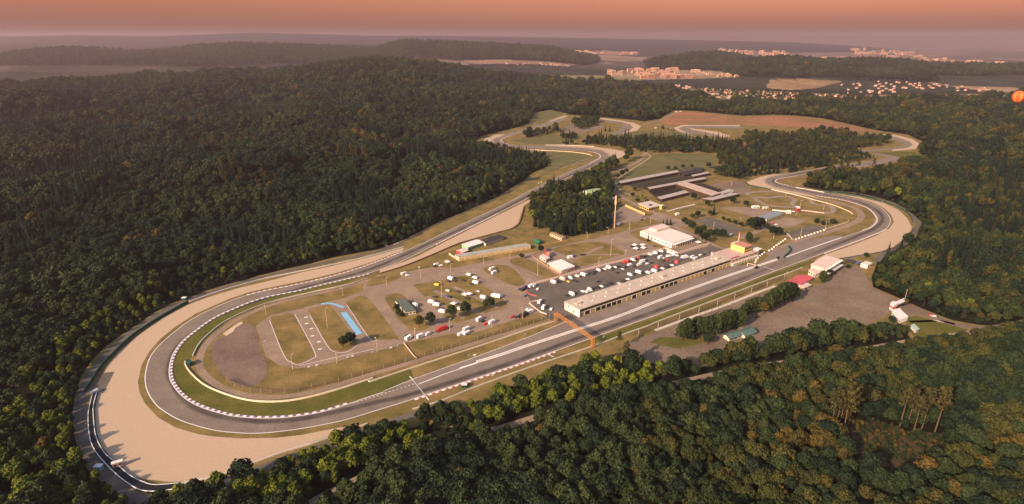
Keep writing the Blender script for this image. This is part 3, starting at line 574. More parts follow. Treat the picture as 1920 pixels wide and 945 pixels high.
# ------------------------------------------------------------------ barriers, walls and fences
def wall(name, pts, h, t, mat, label, cat, n=4, cap=None):
    P = SG(pts, n) if n > 1 else GP(pts)
    mb = MB(); mb.wall(P, h, t); o = tag(mb.build(name, mat), label, cat)
    if cap:
        c = MB(); c.wall(P, .12, t + .12, h); c.build('coping', cap, o)
    return o
wall('pit_wall', [(1457,487),(1367.1,516.8),(1286.9,545.2),(1220,570),(1157.4,594.5),(1077.1,620.5),(990,648.5),(940,665.5),(894,679.5)], 1.35, .8, white, 'long white wall between pit lane and front straight', 'wall', 3)
pl_ = MB(); pl_.ribbon(SG([(1457,487),(1367.1,516.8),(1286.9,545.2),(1220,570),(1157.4,594.5),(1077.1,620.5),(990,648.5),(940,665.5),(894,679.5)], 3), 1.0, .245, .95)
struct('road_marking', pl_, M('worn_pinkish_white', (.60,.53,.49), .7, .08, .3), 'pale band painted along the foot of the pit wall', 'road marking')
wall('barrier_wall', [(800,681.5),(750,698),(696.3,715.6),(692,714)], .95, .5, cream, 'low cream barrier beside the pit entry lane', 'barrier')
wall('barrier_wall', [(1040,603),(1000,615.5),(900,649),(800,681.5)], .95, .5, cream, 'long low cream barrier along the pit entry', 'barrier')
wall('barrier_wall', [(699.3,709.6),(625.2,733.3),(565.9,748.1),(515.6,754),(465.2,751),(417.8,737.8),(382.2,721.5),(358.5,700.7),(348.1,685.9),(347,679)], 1.0, .7, cream, 'curved cream barrier round the inside of the front hairpin', 'barrier')
wall('barrier_wall', [(361.5,668),(370.4,650.4),(385.2,632.6),(417.8,606),(462.2,583.7),(506.7,567.4),(565.9,552.6),(648.9,534.8),(690,522)], .95, .5, offwhite, 'pale inner barrier on the far side of the hairpin', 'barrier')
wall('barrier_wall', [(757,463.5),(700,479.4),(620.8,497.5),(547.2,512.6),(497,523),(446.9,536.5),(400,551),(356,566.5)], 1.1, .9, offwhite, 'pale barrier along the top of the big gravel trap', 'barrier')
wall('barrier_wall', [(353,568),(340,574.5),(303.9,595),(275,613),(248,632),(230,648),(213.6,664.5),(198,680),(186.9,693),(172,716),(160,735.3)], 2.2, .5, darkgreen, 'dark green barrier on the left rim of the gravel trap', 'barrier')
wall('barrier_wall', [(340,908),(395,896.5),(440,883),(503.7,859),(542,845.3),(587.3,831.8),(634,815),(689.2,795.5)], 1.0, .5, offwhite, 'whitish barrier on the lower rim of the gravel trap', 'barrier')
wall('barrier_wall', [(773.7,768),(830.5,751),(882.4,730),(940,708.5),(1006.9,684.8),(1090.5,657),(1137.3,640.3),(1174,626)], .9, .4, offwhite, 'pale barrier between front straight and lower woods', 'barrier')
wall('barrier_wall', [(1174,625.6),(1214,611.8),(1233,603.7),(1293.6,580.5),(1378.8,548.6),(1440,525.5),(1470.8,515),(1505,502)], .9, .4, offwhite, 'pale guard wall along the straight opposite the pits', 'barrier')
wall('barrier_wall', [(835,439.5),(757,473.5)][::-1] if False else [(700,473.5),(757,452.5),(784,438.3),(824,418.2),(857,404.8),(907.5,383.5),(941,366.6),(980,345),(1020,327),(1060,309),(1095,300)], .9, .35, steel, 'grey guard rail on the wooded side of the back straight', 'barrier')
wall('barrier_wall', [(713.6,513.5),(757,500),(807.2,480),(857.4,458.5),(890.8,448.4),(934.3,436.5),(960,429),(974,418),(983,388)], 1.3, .4, M('rusty_barrier', (.20,.11,.07), .8, .2, .3), 'rusty brown barrier below the pale gravel strip', 'barrier')
wall('barrier_wall', [(1567,487),(1610,480),(1652,473),(1680,463.5),(1700,448),(1709,434.5),(1714,428)], 1.1, .5, M('blue_grey_barrier', (.10,.09,.11), .7), 'dark barrier round the lower rim of the right gravel trap', 'barrier')
wall('barrier_wall', [(1545,360),(1610.5,368.5),(1657.3,379.5),(1690,392.5),(1706,405),(1711,416)], 1.6, .4, darkgreen, 'dark green barrier round the upper rim of the right gravel trap', 'barrier')
wall('barrier_wall', [(1446,355.5),(1494,366.4),(1530,376),(1560,384),(1590,396),(1599,402)], .9, .5, cream, 'cream barrier winding between kart course and right hairpin', 'barrier')
wall('barrier_wall', [(1398,342),(1406,348),(1444,355.5)], 1.3, .5, darkgreen, 'short dark green barrier at the gravel point', 'barrier')
wall('barrier_wall', [(1492,352),(1520,356.5),(1545,361)], .9, .4, offwhite, 'short pale barrier beside the upper right woods', 'barrier')
wall('barrier_wall', [(1548,430),(1575,421.5),(1588,417.5),(1591,413.5)], .9, .5, cream, 'cream barrier continuing the white block line', 'barrier')
wall('barrier_wall', [(1023,272.3),(1064,272.5),(1114,275)], .9, .5, offwhite, 'pale barrier behind the inner right bend', 'barrier')
wall('barrier_wall', [(1000,281.5),(1060,284.3),(1095,288),(1110,292.5),(1104,298),(1075,309)], .9, .4, cream, 'pale barrier curving round the left loop meadow', 'barrier')
wall('barrier_wall', [(1470.7,434.5),(1478,441),(1486,450)], 1.2, .5, concrete, 'short concrete barrier near the block line', 'barrier')
wall('barrier_wall', [(1468.8,484.4),(1473,480.5),(1478,476),(1482,471),(1481.5,466),(1478,463.5)], 1.9, 1.2, darkgreen, 'curved dark green tyre-faced barrier at pit exit', 'barrier')
wall('yard_wall', [(1000,533),(1050,520),(1100,506),(1173,488),(1247,466.5)], 1.7, .45, pinkwall, 'long pinkish wall behind the dark paddock yard', 'wall', 1, cream)
wall('yard_wall', [(1247,466.5),(1270,476),(1330,458)], 1.7, .45, pinkwall, 'short pinkish wall below the large white building', 'wall', 1, cream)
wall('yard_wall', [(985,546),(995,553),(1007,556)], .9, .5, darkred, 'low reddish wall at the paddock yard corner', 'wall', 1)
wall('yard_wall', [(992,569),(1000,566),(1017,563)], 1.1, .5, pinkwall, 'low pink wall at the yard entrance', 'wall', 1)
wall('yard_wall', [(992,569),(1002,577),(1014,586),(1025,590)], .9, .45, pinkwall, 'low pink wall stepping down towards the gantry', 'wall', 1)
wall('yard_wall', [(757,643.5),(767,656),(776,668),(782,673)], .8, .45, beige, 'low tan wall crossing the lower infield grass', 'wall', 1)
wall('yard_wall', [(1016,469.5),(1003,476),(1000,481),(1008,488),(1030,502),(1050,513.5)], .7, .4, M('ochre_edge', (.42,.25,.08), .8), 'low ochre edging beside the canopy building', 'wall')
# tyre wall at the big gravel trap: black tyres with pale cap strips
inn = SG([(183.5,733.7),(177.7,753.7),(175.2,772),(177.7,805),(181.9,825),(195.2,850),(213.6,867),(243.7,893.7),(270.5,907),(292.2,912),(335.7,908.7)], 3)
out = SG([(175.2,737),(170,757),(166,780.5),(168.5,820),(180.2,850),(213.6,887),(240.4,908.7),(265.5,922),(295.5,923.8),(336.5,918.5)], 3)
t = MB(); t.prism(inn + out[::-1], 0, 1.1); tw = tag(t.build('tyre_wall', blackrub), 'black tyre wall with white edges at the bottom left', 'tyre wall')
for P in (inn, out):
    c = MB(); c.wall(P, .35, .32, .9); c.build('edge_strip', M('pale_blue_white', (.66,.70,.70), .6), tw)
wall('tyre_stack', [(1456.5,487),(1459.5,483.5)], 1.6, 1.6, blackrub, 'black tyre stack at the end of the pit wall', 'tyre stack', 1)
# fences: posts, net
def fence(posts, h, label, group=None, post_r=.12, every=None, netmat=net, netoff=0.0):
    root = empty('catch_fence', (0, 0, 0)); P = GP(posts)
    n = MB(); n.wall(P, h - .6, .05, .5); n.build('net', netmat, root)
    Q = []
    if every:
        for a, b in zip(P[:-1], P[1:]):
            k = max(1, int((b - a).length / every)); Q += [a + (b - a) * i / k for i in range(k)]
        Q.append(P[-1])
    else: Q = P
    for q in Q[:100]:
        m = MB(); m.beam((q.x, q.y, 0), (q.x, q.y, h), post_r); m.build('post', steel if not every else M('brown_post', (.30,.20,.11), .8), root)
    tag(root, label, 'fence', group)
fence([(1197,631),(1233.4,615.4),(1273,601),(1310,586.5),(1344.6,573),(1377,559.6),(1408.6,547.8),(1438,536.5),(1470,523.5)], 5.2, 'tall catch fence with pale posts along the front straight', post_r=.2)
fence([(425,716),(440,725),(470,736),(509,738.5),(560,733.5),(610,722.5),(660,708.5),(720,692),(780,674.5),(830,658.5),(880,643.5),(940,624.5),(1000,606),(1030,597.5)], 3.6, 'brown wire fence with many posts round the infield bend', every=6.0, post_r=.1)
# ------------------------------------------------------------------ buildings
def para(L, Fp, Rt):
    l, f, r = G(*L), G(*Fp), G(*Rt); return [l, f, r, l + r - f]
def lerp(a, b, t): return a + (b - a) * t
def shrink(P, d):
    c = sum(P, Vector()) / len(P); return [p + (p - c).normalized() * d for p in P]
def openings(root, P, edges, z0, z1, n, name='window', mat=None, frac=.6, proud=.06):
    """window or door panels set slightly proud of a wall side"""
    for e in edges:
        a, b = P[e], P[(e + 1) % 4]; d = (b - a); L = d.length; d.normalize()
        c = sum(P, Vector()) / 4; nn = Vector((d.y, -d.x, 0)); 
        if nn.dot((a + b) / 2 - c) < 0: nn = -nn
        k = n if isinstance(n, int) else n[edges.index(e)]
        for i in range(k):
            m = (i + .5) / k * L; w = L / k * frac
            p = a + d * m + nn * proud; m_ = MB(); m_.box((p.x, p.y, z0), (w, .1, z1 - z0), atan2(d.y, d.x)); m_.build(name, mat or glass, root)
def flat_building(name, P, h, wallm, roofm, label, cat='building', over=.5, parapet=.35, win=None):
    c = sum(P, Vector()) / 4
    root = empty(name, (0, 0, 0)); tag(root, label, cat)
    m = MB(); m.prism(P, 0, h); m.build('wall', wallm, root)
    m = MB(); m.prism(shrink(P, over), h + .003, h + parapet, True, True); m.build('roof', roofm, root)
    if win: openings(root, P, *win)
    return root
def gable_building(name, P, h, rise, wallm, roofm, label, cat='building', over=.5, long_axis=None, win=None):
    root = empty(name, (0, 0, 0)); tag(root, label, cat)
    a, b, c, d = P
    if (b - a).length < (c - b).length: a, b, c, d = b, c, d, a      # ridge along a-b
    m = MB(); m.prism(P, 0, h)
    r0, r1 = (a + d) / 2 + Vector((0, 0, h + rise)), (b + c) / 2 + Vector((0, 0, h + rise)); up = Vector((0, 0, h))
    m.face([a + up, r0, d + up]); m.face([b + up, c + up, r1]); m.build('wall', wallm, root)
    u = (b - a).normalized() * over; w = (d - a).normalized() * over; e = Vector((0, 0, -rise * over / max(.5, (d - a).length / 2)))
    R0, R1 = r0 - u, r1 + u; A, B, C_, D = a + up - u - w + e, b + up + u - w + e, c + up + u + w + e, d + up - u + w + e
    k = Vector((0, 0, .18)); m = MB()
    for q in ([A, B, R1, R0], [C_, D, R0, R1]):
        m.face([p + k for p in q]); m.face([p for p in q][::-1])
    for p, q in ((A, B), (B, R1), (R1, C_), (C_, D), (D, R0), (R0, A)): m.face([p, q, q + k, p + k])
    m.build('roof', roofm, root)
    if win: openings(root, P, *win)
    return root
# pit building
P0, P1 = G(1084.4, 594.3), G(1369, 497.8); ax = (P1 - P0); LEN = ax.length; ax.normalize()
bk = G(1061.6, 579) - P0; bk -= ax * bk.dot(ax); DEP = bk.length; bk.normalize(); ang = atan2(ax.y, ax.x)
def PB(u, v, z=0): return P0 + ax * u + bk * v + Vector((0, 0, z))
pit = empty('pit_building'); tag(pit, 'long two-storey pit building with open garage row', 'building')
HB = 6.6
m = MB(); m.prism([PB(0, 1.2), PB(LEN, 1.2), PB(LEN, DEP), PB(0, DEP)], 0, HB); m.build('wall', offwhite, pit)
m = MB(); m.prism([PB(-.4, -1.1), PB(LEN, -1.1), PB(LEN, DEP + .4), PB(-.4, DEP + .4)], HB + .003, HB + .6, True, True); m.build('roof', pitroof, pit)
m = MB(); m.prism([PB(.3, .2), PB(LEN, .2), PB(LEN, 1.19), PB(.3, 1.19)], 3.75, HB - .5, True, True); m.build('window_band', M('window_band_and_shade', (.03,.022,.018), .35, spec=.4), pit)  # one dark tone for the windows and the painted shade under the roof
m = MB(); m.prism([PB(0, -.5), PB(LEN, -.5), PB(LEN, 1.19), PB(0, 1.19)], 3.3, 3.7, True, True); m.build('canopy_beam', cream, pit)
m = MB(); m.prism([PB(0, 1.19), PB(.01 * LEN * 0 + .35, 1.19), PB(.35, -1.2), PB(0, -1.2)], 0, HB); m.build('end_wall', white, pit)
NB = 33
for i in range(NB + 1):
    m = MB(); u = .5 + (LEN - 1) * i / NB; m.prism([PB(u - .35, -.4), PB(u + .35, -.4), PB(u + .35, 1.18), PB(u - .35, 1.18)], 0, 3.3); m.build('pillar', M('light_cream', (.70,.62,.48), .8), pit)
openb = {1, 3, 4, 5, 6, 7, 10, 12, 13, 16, 17, 18, 19, 26, 28}
doorm = M('tan_garage_door', (.42,.30,.13), .7, .15, .4)
for i in range(NB):
    u0 = .5 + (LEN - 1) * i / NB + .36; u1 = .5 + (LEN - 1) * (i + 1) / NB - .36
    m = MB(); m.prism([PB(u0, -.3), PB(u1, -.3), PB(u1, 1.17), PB(u0, 1.17)], .02, 3.28); m.build('garage_door_or_bay_shade', dark if i in openb else doorm, pit)  # open bays get a dark panel: the shade inside is painted
for u in (3.5, LEN * .53, LEN * .93):
    m = MB(); a, b = 5.0, 3.4
    A = [PB(u, DEP * .35), PB(u + a, DEP * .35), PB(u + a, DEP * .35 + b), PB(u, DEP * .35 + b)]; z0, z1 = HB + .61, HB + 2.3
    m.face([A[0] + Vector((0,0,z0)), A[1] + Vector((0,0,z0)), A[1] + Vector((0,0,z1)), A[0] + Vector((0,0,z1 * .75 + z0 * .25))])
    m.face([A[1] + Vector((0,0,z0)), A[2] + Vector((0,0,z0)), A[2] + Vector((0,0,z1)), A[1] + Vector((0,0,z1))])
    m.face([A[0] + Vector((0,0,z1*.75+z0*.25)), A[1] + Vector((0,0,z1)), A[2] + Vector((0,0,z1)), A[3] + Vector((0,0,z1*.75+z0*.25))])
    m.face([A[3] + Vector((0,0,z0)), A[0] + Vector((0,0,z0)), A[0] + Vector((0,0,z1*.75+z0*.25)), A[3] + Vector((0,0,z1*.75+z0*.25))])
    m.face([A[2] + Vector((0,0,z0)), A[3] + Vector((0,0,z0)), A[3] + Vector((0,0,z1*.75+z0*.25)), A[2] + Vector((0,0,z1))])
    hh = m.build('roof_hatch', pitroof, pit)
    g = MB(); q = PB(u + a + .05, DEP * .35 + b / 2); g.box((q.x, q.y, HB + .9), (.08, b * .8, 1.0), ang); g.build('pane', glass, hh)
for i in range(26):
    m = MB(); q = PB(6 + i * (LEN - 14) / 26, DEP * (.3 + .35 * (i % 2))); m.box((q.x, q.y, HB + .603), (1.1, 1.1, .55), ang); m.build('roof_vent', white, pit)
for k, (v, z) in enumerate(((DEP * .35, 1.4), (DEP * .7, 4.2))):
    m = MB(); q = PB(-.05, v); m.box((q.x, q.y, z), (.1, 1.4, 1.5), ang); m.build('window', glass, pit)
# terrace building and control tower at the right end of the pits
TL = (G(1418, 480.5) - P0).dot(ax)
ter = empty('terrace_building'); tag(ter, 'pale pink terrace block joined to the pit garages', 'building')
m = MB(); m.prism([PB(LEN + .05, -.4), PB(TL, -.4), PB(TL, DEP + 6), PB(LEN + .05, DEP + 6)], 0, 5.4); m.build('wall', pinkwall, ter)
m = MB(); m.prism([PB(LEN + .05, -1.2), PB(TL + .6, -1.2), PB(TL + .6, DEP + 6.4), PB(LEN + .05, DEP + 6.4)], 5.403, 5.75, True, True); m.build('roof', M('terrace_floor', (.46,.33,.28), .85, .15, .3), ter)
m = MB(); m.prism([PB(LEN + .1, -3.2), PB(TL - 2, -3.2), PB(TL - 2, -1.21), PB(LEN + .1, -1.21)], 0, 2.7); m.build('lower_wall', cream, ter)
m = MB(); m.wall([PB(LEN + .1, -1.0), PB(TL + .5, -1.0), PB(TL + .5, DEP + 6)], 1.0, .18, 5.76); m.build('parapet', pinkwall, ter)
m = MB(); m.prism([PB(LEN - 6, 1), PB(LEN + 12, 1), PB(LEN + 12, 2.2), PB(LEN - 6, 2.2)], 7.2, 7.6) if False else m.prism([PB(LEN + 1, 1), PB(LEN + 16, 1), PB(LEN + 16, 2.6), PB(LEN + 1, 2.6)], 5.76, 6.6); m.build('stair', M('red_stair', (.50,.12,.11), .7), ter)
for i in range(9):
    m = MB(); q = PB(LEN + 2 + i * (TL - LEN - 6) / 8.5, -3.26); m.box((q.x, q.y, .8), (1.3, .1, 1.2), ang); m.build('window', glass, ter)
for i in range(7):
    m = MB(); q = PB(LEN + 3 + i * (TL - LEN - 5) / 6.5, -.46); m.box((q.x, q.y, 3.6), (2.0, .1, 1.1), ang); m.build('window', glass, ter)
tow = empty('control_tower'); tag(tow, 'yellow control tower block with reddish roof', 'building')
a0, a1, b0, b1 = TL - 17, TL - 4.5, 4.5, DEP + 3
m = MB(); m.prism([PB(a0, b0), PB(a1, b0), PB(a1, b1), PB(a0, b1)], 5.76, 11.8); m.build('wall', yellow, tow)
m = MB(); m.prism([PB(a0 - .5, b0 - .6), PB(a1 + .6, b0 - .6), PB(a1 + .6, b1 + .5), PB(a0 - .5, b1 + .5)], 11.803, 12.4, True, True); m.build('roof', M('salmon_roof', (.46,.21,.15), .8, .12, .4), tow)
for z in (6.6, 9.2):
    for i in range(4):
        m = MB(); q = PB(a0 + 1.8 + i * (a1 - a0) / 4.3, b0 - .06); m.box((q.x, q.y, z), (2.3, .1, 1.4), ang); m.build('window', glass, tow)
    for i in range(3):
        m = MB(); q = PB(a1 + .06, b0 + 2 + i * 3.4); m.box((q.x, q.y, z), (.1, 2.2, 1.4), ang); m.build('window', glass, tow)
m = MB(); m.prism([PB(a0 + 1, b1 - 3), PB(a1 - 3, b1 - 3), PB(a1 - 3, b1 - 1), PB(a0 + 1, b1 - 1)], 12.41, 13.4); m.build('roof_box', offwhite, tow)
q = PB(a1 - 3, b1 - 2); m = MB(); m.tube((q.x, q.y, 12.4), (q.x, q.y, 22.5), .55, .45); mm_ = m.build('mast', M('mast_orange', (.56,.33,.2), .6), tow)
m = MB(); m.box((q.x, q.y, 22.4), (1.6, 1.6, .9), ang); m.build('mast_head', redp, mm_)
m = MB(); m.prism([PB(TL + 1.0, 1.5), PB(TL + 6.5, 1.5), PB(TL + 6.5, 7.5), PB(TL + 1.0, 7.5)], 0, 6.4)
vt = empty('viewing_stand'); tag(vt, 'small white viewing stand beside the control tower', 'stand'); m.build('base', offwhite, vt)
m = MB(); m.prism([PB(TL + .9, .2), PB(TL + 8.5, .2), PB(TL + 8.5, 8), PB(TL + .9, 8)], 6.41, 6.8, True, True); m.build('roof', white, vt)
openings(vt, [PB(TL + 1.0, 1.5), PB(TL + 6.5, 1.5), PB(TL + 6.5, 7.5), PB(TL + 1.0, 7.5)], [0, 1], 3.2, 5.2, 2)
# other buildings
wb = flat_building('paddock_building', para((1200,442), (1258.4,465.5), (1297.8,452)), 5.2, white, M('white_roof', (.62,.57,.50), .7, .08, .3), 'large white flat-roofed building above the yard wall', win=([0], 2.2, 3.4, 9))
Pw = para((1200,442), (1258.4,465.5), (1297.8,452))
up_ = [lerp(lerp(Pw[0], Pw[1], .05), lerp(Pw[3], Pw[2], .05), t) for t in (.35, .98)] + [lerp(lerp(Pw[0], Pw[1], .3), lerp(Pw[3], Pw[2], .3), t) for t in (.98, .35)]
m = MB(); m.prism(up_, 5.56, 8.0); m.build('upper_storey', pinkwall, wb)
for i in range(8):
    q = lerp(Pw[1], Pw[2], .1 + i * .11) + (Pw[1] - Pw[0]).normalized() * 3.2; m = MB(); m.tube((q.x, q.y, .1), (q.x, q.y, 4.4), .25, .25); m.build('column', beige, wb)
pr = [lerp(Pw[1], Pw[2], t) + (Pw[1] - Pw[0]).normalized() * k for t, k in ((.03, .1), (.97, .1), (.97, 4.0), (.03, 4.0))]
m = MB(); m.prism(pr, 4.4, 4.9, True, True); m.build('porch_roof', white, wb)
cb_P = para((1026,501.5), (1052,515), (1077.8,507))
cb = empty('canopy_building'); tag(cb, 'white scalloped canopy building with pink pillars', 'building')
m = MB(); m.prism(shrink(cb_P, -2.5), 0, 3.6); m.build('wall', pinkwall, cb)
m = MB(); nn_ = 9
for i in range(nn_):
    t0, t1 = i / nn_, (i + 1) / nn_; pr = []
    for s in range(5):
        t = lerp(t0, t1, s / 4); z = 4.4 + .8 * sin(pi * s / 4)
        pr.append((lerp(cb_P[0], cb_P[1], t) + Vector((0, 0, z)), lerp(cb_P[3], cb_P[2], t) + Vector((0, 0, z))))
    for (a, b), (c, d) in zip(pr[:-1], pr[1:]):
        m.face([a, c, d, b]); dz = Vector((0, 0, -.5)); m.face([b + dz, d + dz, c + dz, a + dz]); m.face([a + dz, c + dz, c, a]); m.face([b, d, d + dz, b + dz])
for sgn, (a, b) in ((0, (cb_P[0], cb_P[3])), (1, (cb_P[1], cb_P[2]))):
    q = [a + Vector((0,0,3.9)), b + Vector((0,0,3.9)), b + Vector((0,0,4.4)), a + Vector((0,0,4.4))]; m.face(q)
m.build('roof', white, cb)
for i in range(6):
    for a, b in ((cb_P[0], cb_P[1]), (cb_P[3], cb_P[2])):
        q = lerp(a, b, .04 + i * .184); m = MB(); m.beam((q.x, q.y, 0), (q.x, q.y, 4.2), .22); m.build('pillar', M('salmon_pillar', (.55,.22,.2), .7), cb)
rb = flat_building('kiosk', para((1011.8,486), (1023.5,492.5), (1031,489)), 3.4, pinkwall, M('pink_roof', (.60,.45,.40), .8), 'small pink kiosk left of the canopy building', 'kiosk', .3, win=([0, 1], 1.0, 2.2, 2))
sg = empty('sign_panel'); tag(sg, 'red upright sign panels behind the pink kiosk', 'sign')
for k, (x0, x1, c) in enumerate(((1021.5, 1023.5, redp), (1025, 1030, M('dusty_red_panel', (.45,.13,.11), .7)))):
    a, b = G(x0, 480 + k * 2.5), G(x1, 482.5 + k * 2); m = MB(); m.wall([a, b], 7 - k, .3, .5); m.build('panel', c, sg)
    m = MB(); m.beam((a.x, a.y, 0), (a.x, a.y, 7.2 - k), .12); m.build('post', steel, sg)
lg = flat_building('garage_block', para((853,485), (861,489.8), (995,467.5)), 4.2, beige, greenroof, 'long low garage block with grey-green roof', win=([1], .4, 2.4, 14, 'window', M('ochre_shutter', (.42,.28,.10), .8), .75))
wall('yard_wall', [(842,477.5),(852.5,484.5)], 2.2, .5, beige, 'tan end wall beside the long low garage block', 'wall', 1)
gable_building('hut', para((855.9,475), (866,479), (878,474.5)), 3, 1.2, redp, M('pinkish_metal_roof', (.62,.50,.46), .6), 'small red hut with pale roof by the back straight', 'hut', win=([1], .6, 1.8, 3))
gable_building('hut', para((866,464), (878,469.5), (905,460.5)), 3.6, 1.3, M('mint_green_wall', (.20,.38,.24), .7), white, 'mint green hut with white roof by the back straight', 'hut', win=([1], .6, 2.0, 5))
gable_building('hut', para((899,456), (911,461.5), (944,450.5)), 3.2, 1.4, cream, M('charcoal_roof', (.05,.045,.045), .8, .2, .3), 'long hut with dark grey roof by the back straight', 'hut', win=([1], .8, 2.0, 8))
flat_building('paddock_hut', para((741.6,571), (760.6,592.4), (779.7,588.6)), 3.4, cream, M('dark_green_grey_roof', (.10,.12,.105), .8, .15, .3), 'low cream building with dark roof on infield island', win=([0, 1], 1.2, 2.2, [8, 3]))
vp = para((1519,509), (1548,519), (1575.5,501.5))
vip = flat_building('grandstand_building', vp, 7.4, pinkwall, M('pale_grandstand_roof', (.58,.45,.39), .8, .1, .3), 'pale pink clubhouse beside the gravel trap end', over=1.2)
openings(vip, vp, [1], 4.4, 6.4, 9, 'window', glass, .72); openings(vip, vp, [1], .8, 2.6, 7, 'window', glass, .5); openings(vip, vp, [0], 1.0, 3.0, 5, 'window', glass, .5)
m = MB(); e = (vp[1] - vp[0]).normalized()
m.prism([vp[1] + e * .1, vp[2] + e * .1, vp[2] + e * 3.2, vp[1] + e * 3.2], 3.4, 3.75, True, True); bal = m.build('balcony', white, vip)
m = MB(); m.wall([vp[1] + e * 3.1, vp[2] + e * 3.1], 1.0, .12, 3.76); m.build('railing', white, bal)
for i in range(14):
    q = lerp(vp[1], vp[2], (i + .5) / 14) + e * .6; m = MB(); m.box((q.x, q.y, 7.76), (.5, 1.6, .7), ang); m.build('roof_fin', white, vip)
sh = gable_building('shelter', para((1473,535.5), (1499.5,539), (1523,525.5)), 3.2, .9, pinkwall, M('red_metal_roof', (.50,.085,.095), .55, .12, .5), 'red-roofed shelter beside the catch fence', 'shelter', 1.0)
flat_building('annexe', para((1515,515), (1527,523), (1541,517)), 4.6, cream, pinkwall, 'small cream annexe between clubhouse and red shelter', 'building', .3, win=([0], 2.4, 3.6, 3))
flat_building('terrace_hut', para((1500,541), (1508,545), (1520,539.5)), 2.6, beige, pinkwall, 'low tan hut below the red-roofed shelter', 'hut', .4, win=([1], .8, 1.8, 2))
flat_building('utility_hut', para((1612.9,500.5), (1625.6,504), (1634.6,499.8)), 3.6, M('light_pink_wall', (.70,.50,.44), .8), offwhite, 'small pale hut on the lot by the right woods', 'hut', .35, win=([1], .9, 2.0, 2))
gable_building('ticket_hut', para((1356,633.5), (1367,640.5), (1391,632)), 2.7, 1.3, cream, M('green_edged_roof', (.085,.14,.115), .7, .2, .4), 'left of two green-roofed huts below the spruces', 'hut', .9, win=([1], .7, 1.8, 3))
gable_building('ticket_hut', para((1383,627.5), (1396.5,636), (1417,627.5)), 2.8, 1.3, offwhite, M('green_edged_roof', (.085,.14,.115)), 'right of two green-roofed huts below the spruces', 'hut', .9, win=([1], .7, 1.8, 3))
gt = flat_building('entrance_block', para((1671,590), (1687,606.5), (1701,601)), 3.2, white, M('gate_roof', (.72,.62,.58), .7, .1, .3), 'long white entrance block at the lot corner', over=.3, win=([0], .9, 2.0, 7))
gk = empty('entrance_gate'); tag(gk, 'red and white entrance gate with dark canopy', 'gate')
P_ = para((1667,579), (1673,584), (1680,581)); m = MB(); m.prism(P_, 0, 6); m.build('gate_tower', white, gk)
m = MB(); m.prism(shrink(P_, .15), 2.2, 3.6, True, True); m.build('red_band', redp, gk)
P_ = para((1674,576.5), (1681,580.5), (1700,572)); m = MB(); m.prism(P_, 4.2, 4.8, True, True); m.build('canopy', M('gate_canopy', (.62,.56,.55), .7), gk)
for q in P_: m = MB(); m.beam((q.x, q.y, 0), (q.x, q.y, 4.2), .2); m.build('post', dark, gk)
flat_building('booth', para((1707,616), (1716,625), (1722,622.5)), 2.6, offwhite, M('mint_roof', (.30,.45,.38), .7), 'small booth with mint roof by the forest road', 'booth', .4, win=([1], .9, 1.9, 2))
wall('gate_wall', [(1690,575),(1697,572),(1707,567.5)], 2.4, .4, dark, 'dark boarded wall beside the entrance gate', 'wall', 1)
HALLS = [((1160,345),(1164,349),(1273,327.5),4.5,'long thin hall along the far edge of the dark courtyard'),
 ((1214.5,357.5),(1217.5,361),(1323,341),5,'long grey-roofed hall between the two dark courtyards'),
 ((1268,353.5),(1334,376),(1350,371),7,'broad diagonal hall with pinkish ridged roof'),
 ((1232,375.5),(1240,379.5),(1291,366.5),4.5,'short grey-roofed hall nearest the pavilion'),
 ((1318,378.5),(1337,381),(1386,369),4.5,'low hall with dark fascia at the complex corner'),
 ((1346,367),(1357,371),(1377,364),4.5,'small hall with slatted pale roof behind the diagonal hall'),
 ((1296,333.5),(1300,336),(1330,329.5),4.5,'short pale-roofed hall at the far right of the complex'),
 ((1270,327),(1275,329.5),(1320,321),4.2,'narrow dark hall at the top of the complex'),
 ((1278,330.5),(1282,332.5),(1318,325),4.2,'middle narrow hall at the top of the complex')]
for i, (a, b, c, h, lb) in enumerate(HALLS):
    dk = lb.startswith(('narrow dark', 'middle narrow'))
    r = flat_building('exhibition_hall', para(a, b, c), h, brown, M('dark_felt_roof', (.05,.045,.042), .85) if dk else (M('pinkish_hall_roof', (.44,.33,.27), .85, .12, .15) if i == 2 else M('grey_hall_roof', (.36,.31,.28), .85, .12, .15)), lb, over=.6, win=([1], .6, 2.6, 16 if i < 2 else 8, 'window', glass, .7))
def slats(a, b, c, n, h, label):
    P = para(a, b, c); mb = MB()
    for i in range(n):
        t = (i + .5) / n; mb.wall([lerp(P[0], P[1], t), lerp(P[3], P[2], t)], .5, .8, h)
    for t in (0.03, .5, .97):
        for s in range(0, n, 2):
            q = lerp(lerp(P[0], P[1], (s + .5) / n), lerp(P[3], P[2], (s + .5) / n), t); mb.beam((q.x, q.y, 0), (q.x, q.y, h), .2)
    tag(mb.build('pergola', brown), label, 'pergola')
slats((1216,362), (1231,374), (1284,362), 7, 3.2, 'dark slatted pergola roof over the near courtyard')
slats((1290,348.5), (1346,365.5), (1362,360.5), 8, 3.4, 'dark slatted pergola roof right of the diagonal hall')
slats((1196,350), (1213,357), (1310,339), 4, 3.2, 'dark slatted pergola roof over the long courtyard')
pv = flat_building('pavilion', para((1198,388.5), (1216,396.5), (1237,391.5)), 4.6, M('ochre_wall', (.50,.36,.13), .8), M('pavilion_roof', (.50,.42,.36), .8, .12, .3), 'flat-roofed pavilion with wide white eaves', 'building', 2.2, .6, win=([0, 1], 1.2, 3.2, 5))
flat_building('roof_turret', para((1236,392), (1240,394), (1244,392.5)), 5.4, yellow, cream, 'small yellow block beside the flat pavilion', 'building', .2, win=([1], 3, 4.2, 1))
wall('yard_wall', [(1172.5,387),(1190,395),(1209,403.5)], 2.6, .6, MT['ochre_wall'], 'yellow wall below the flat pavilion', 'wall', 1, cream)
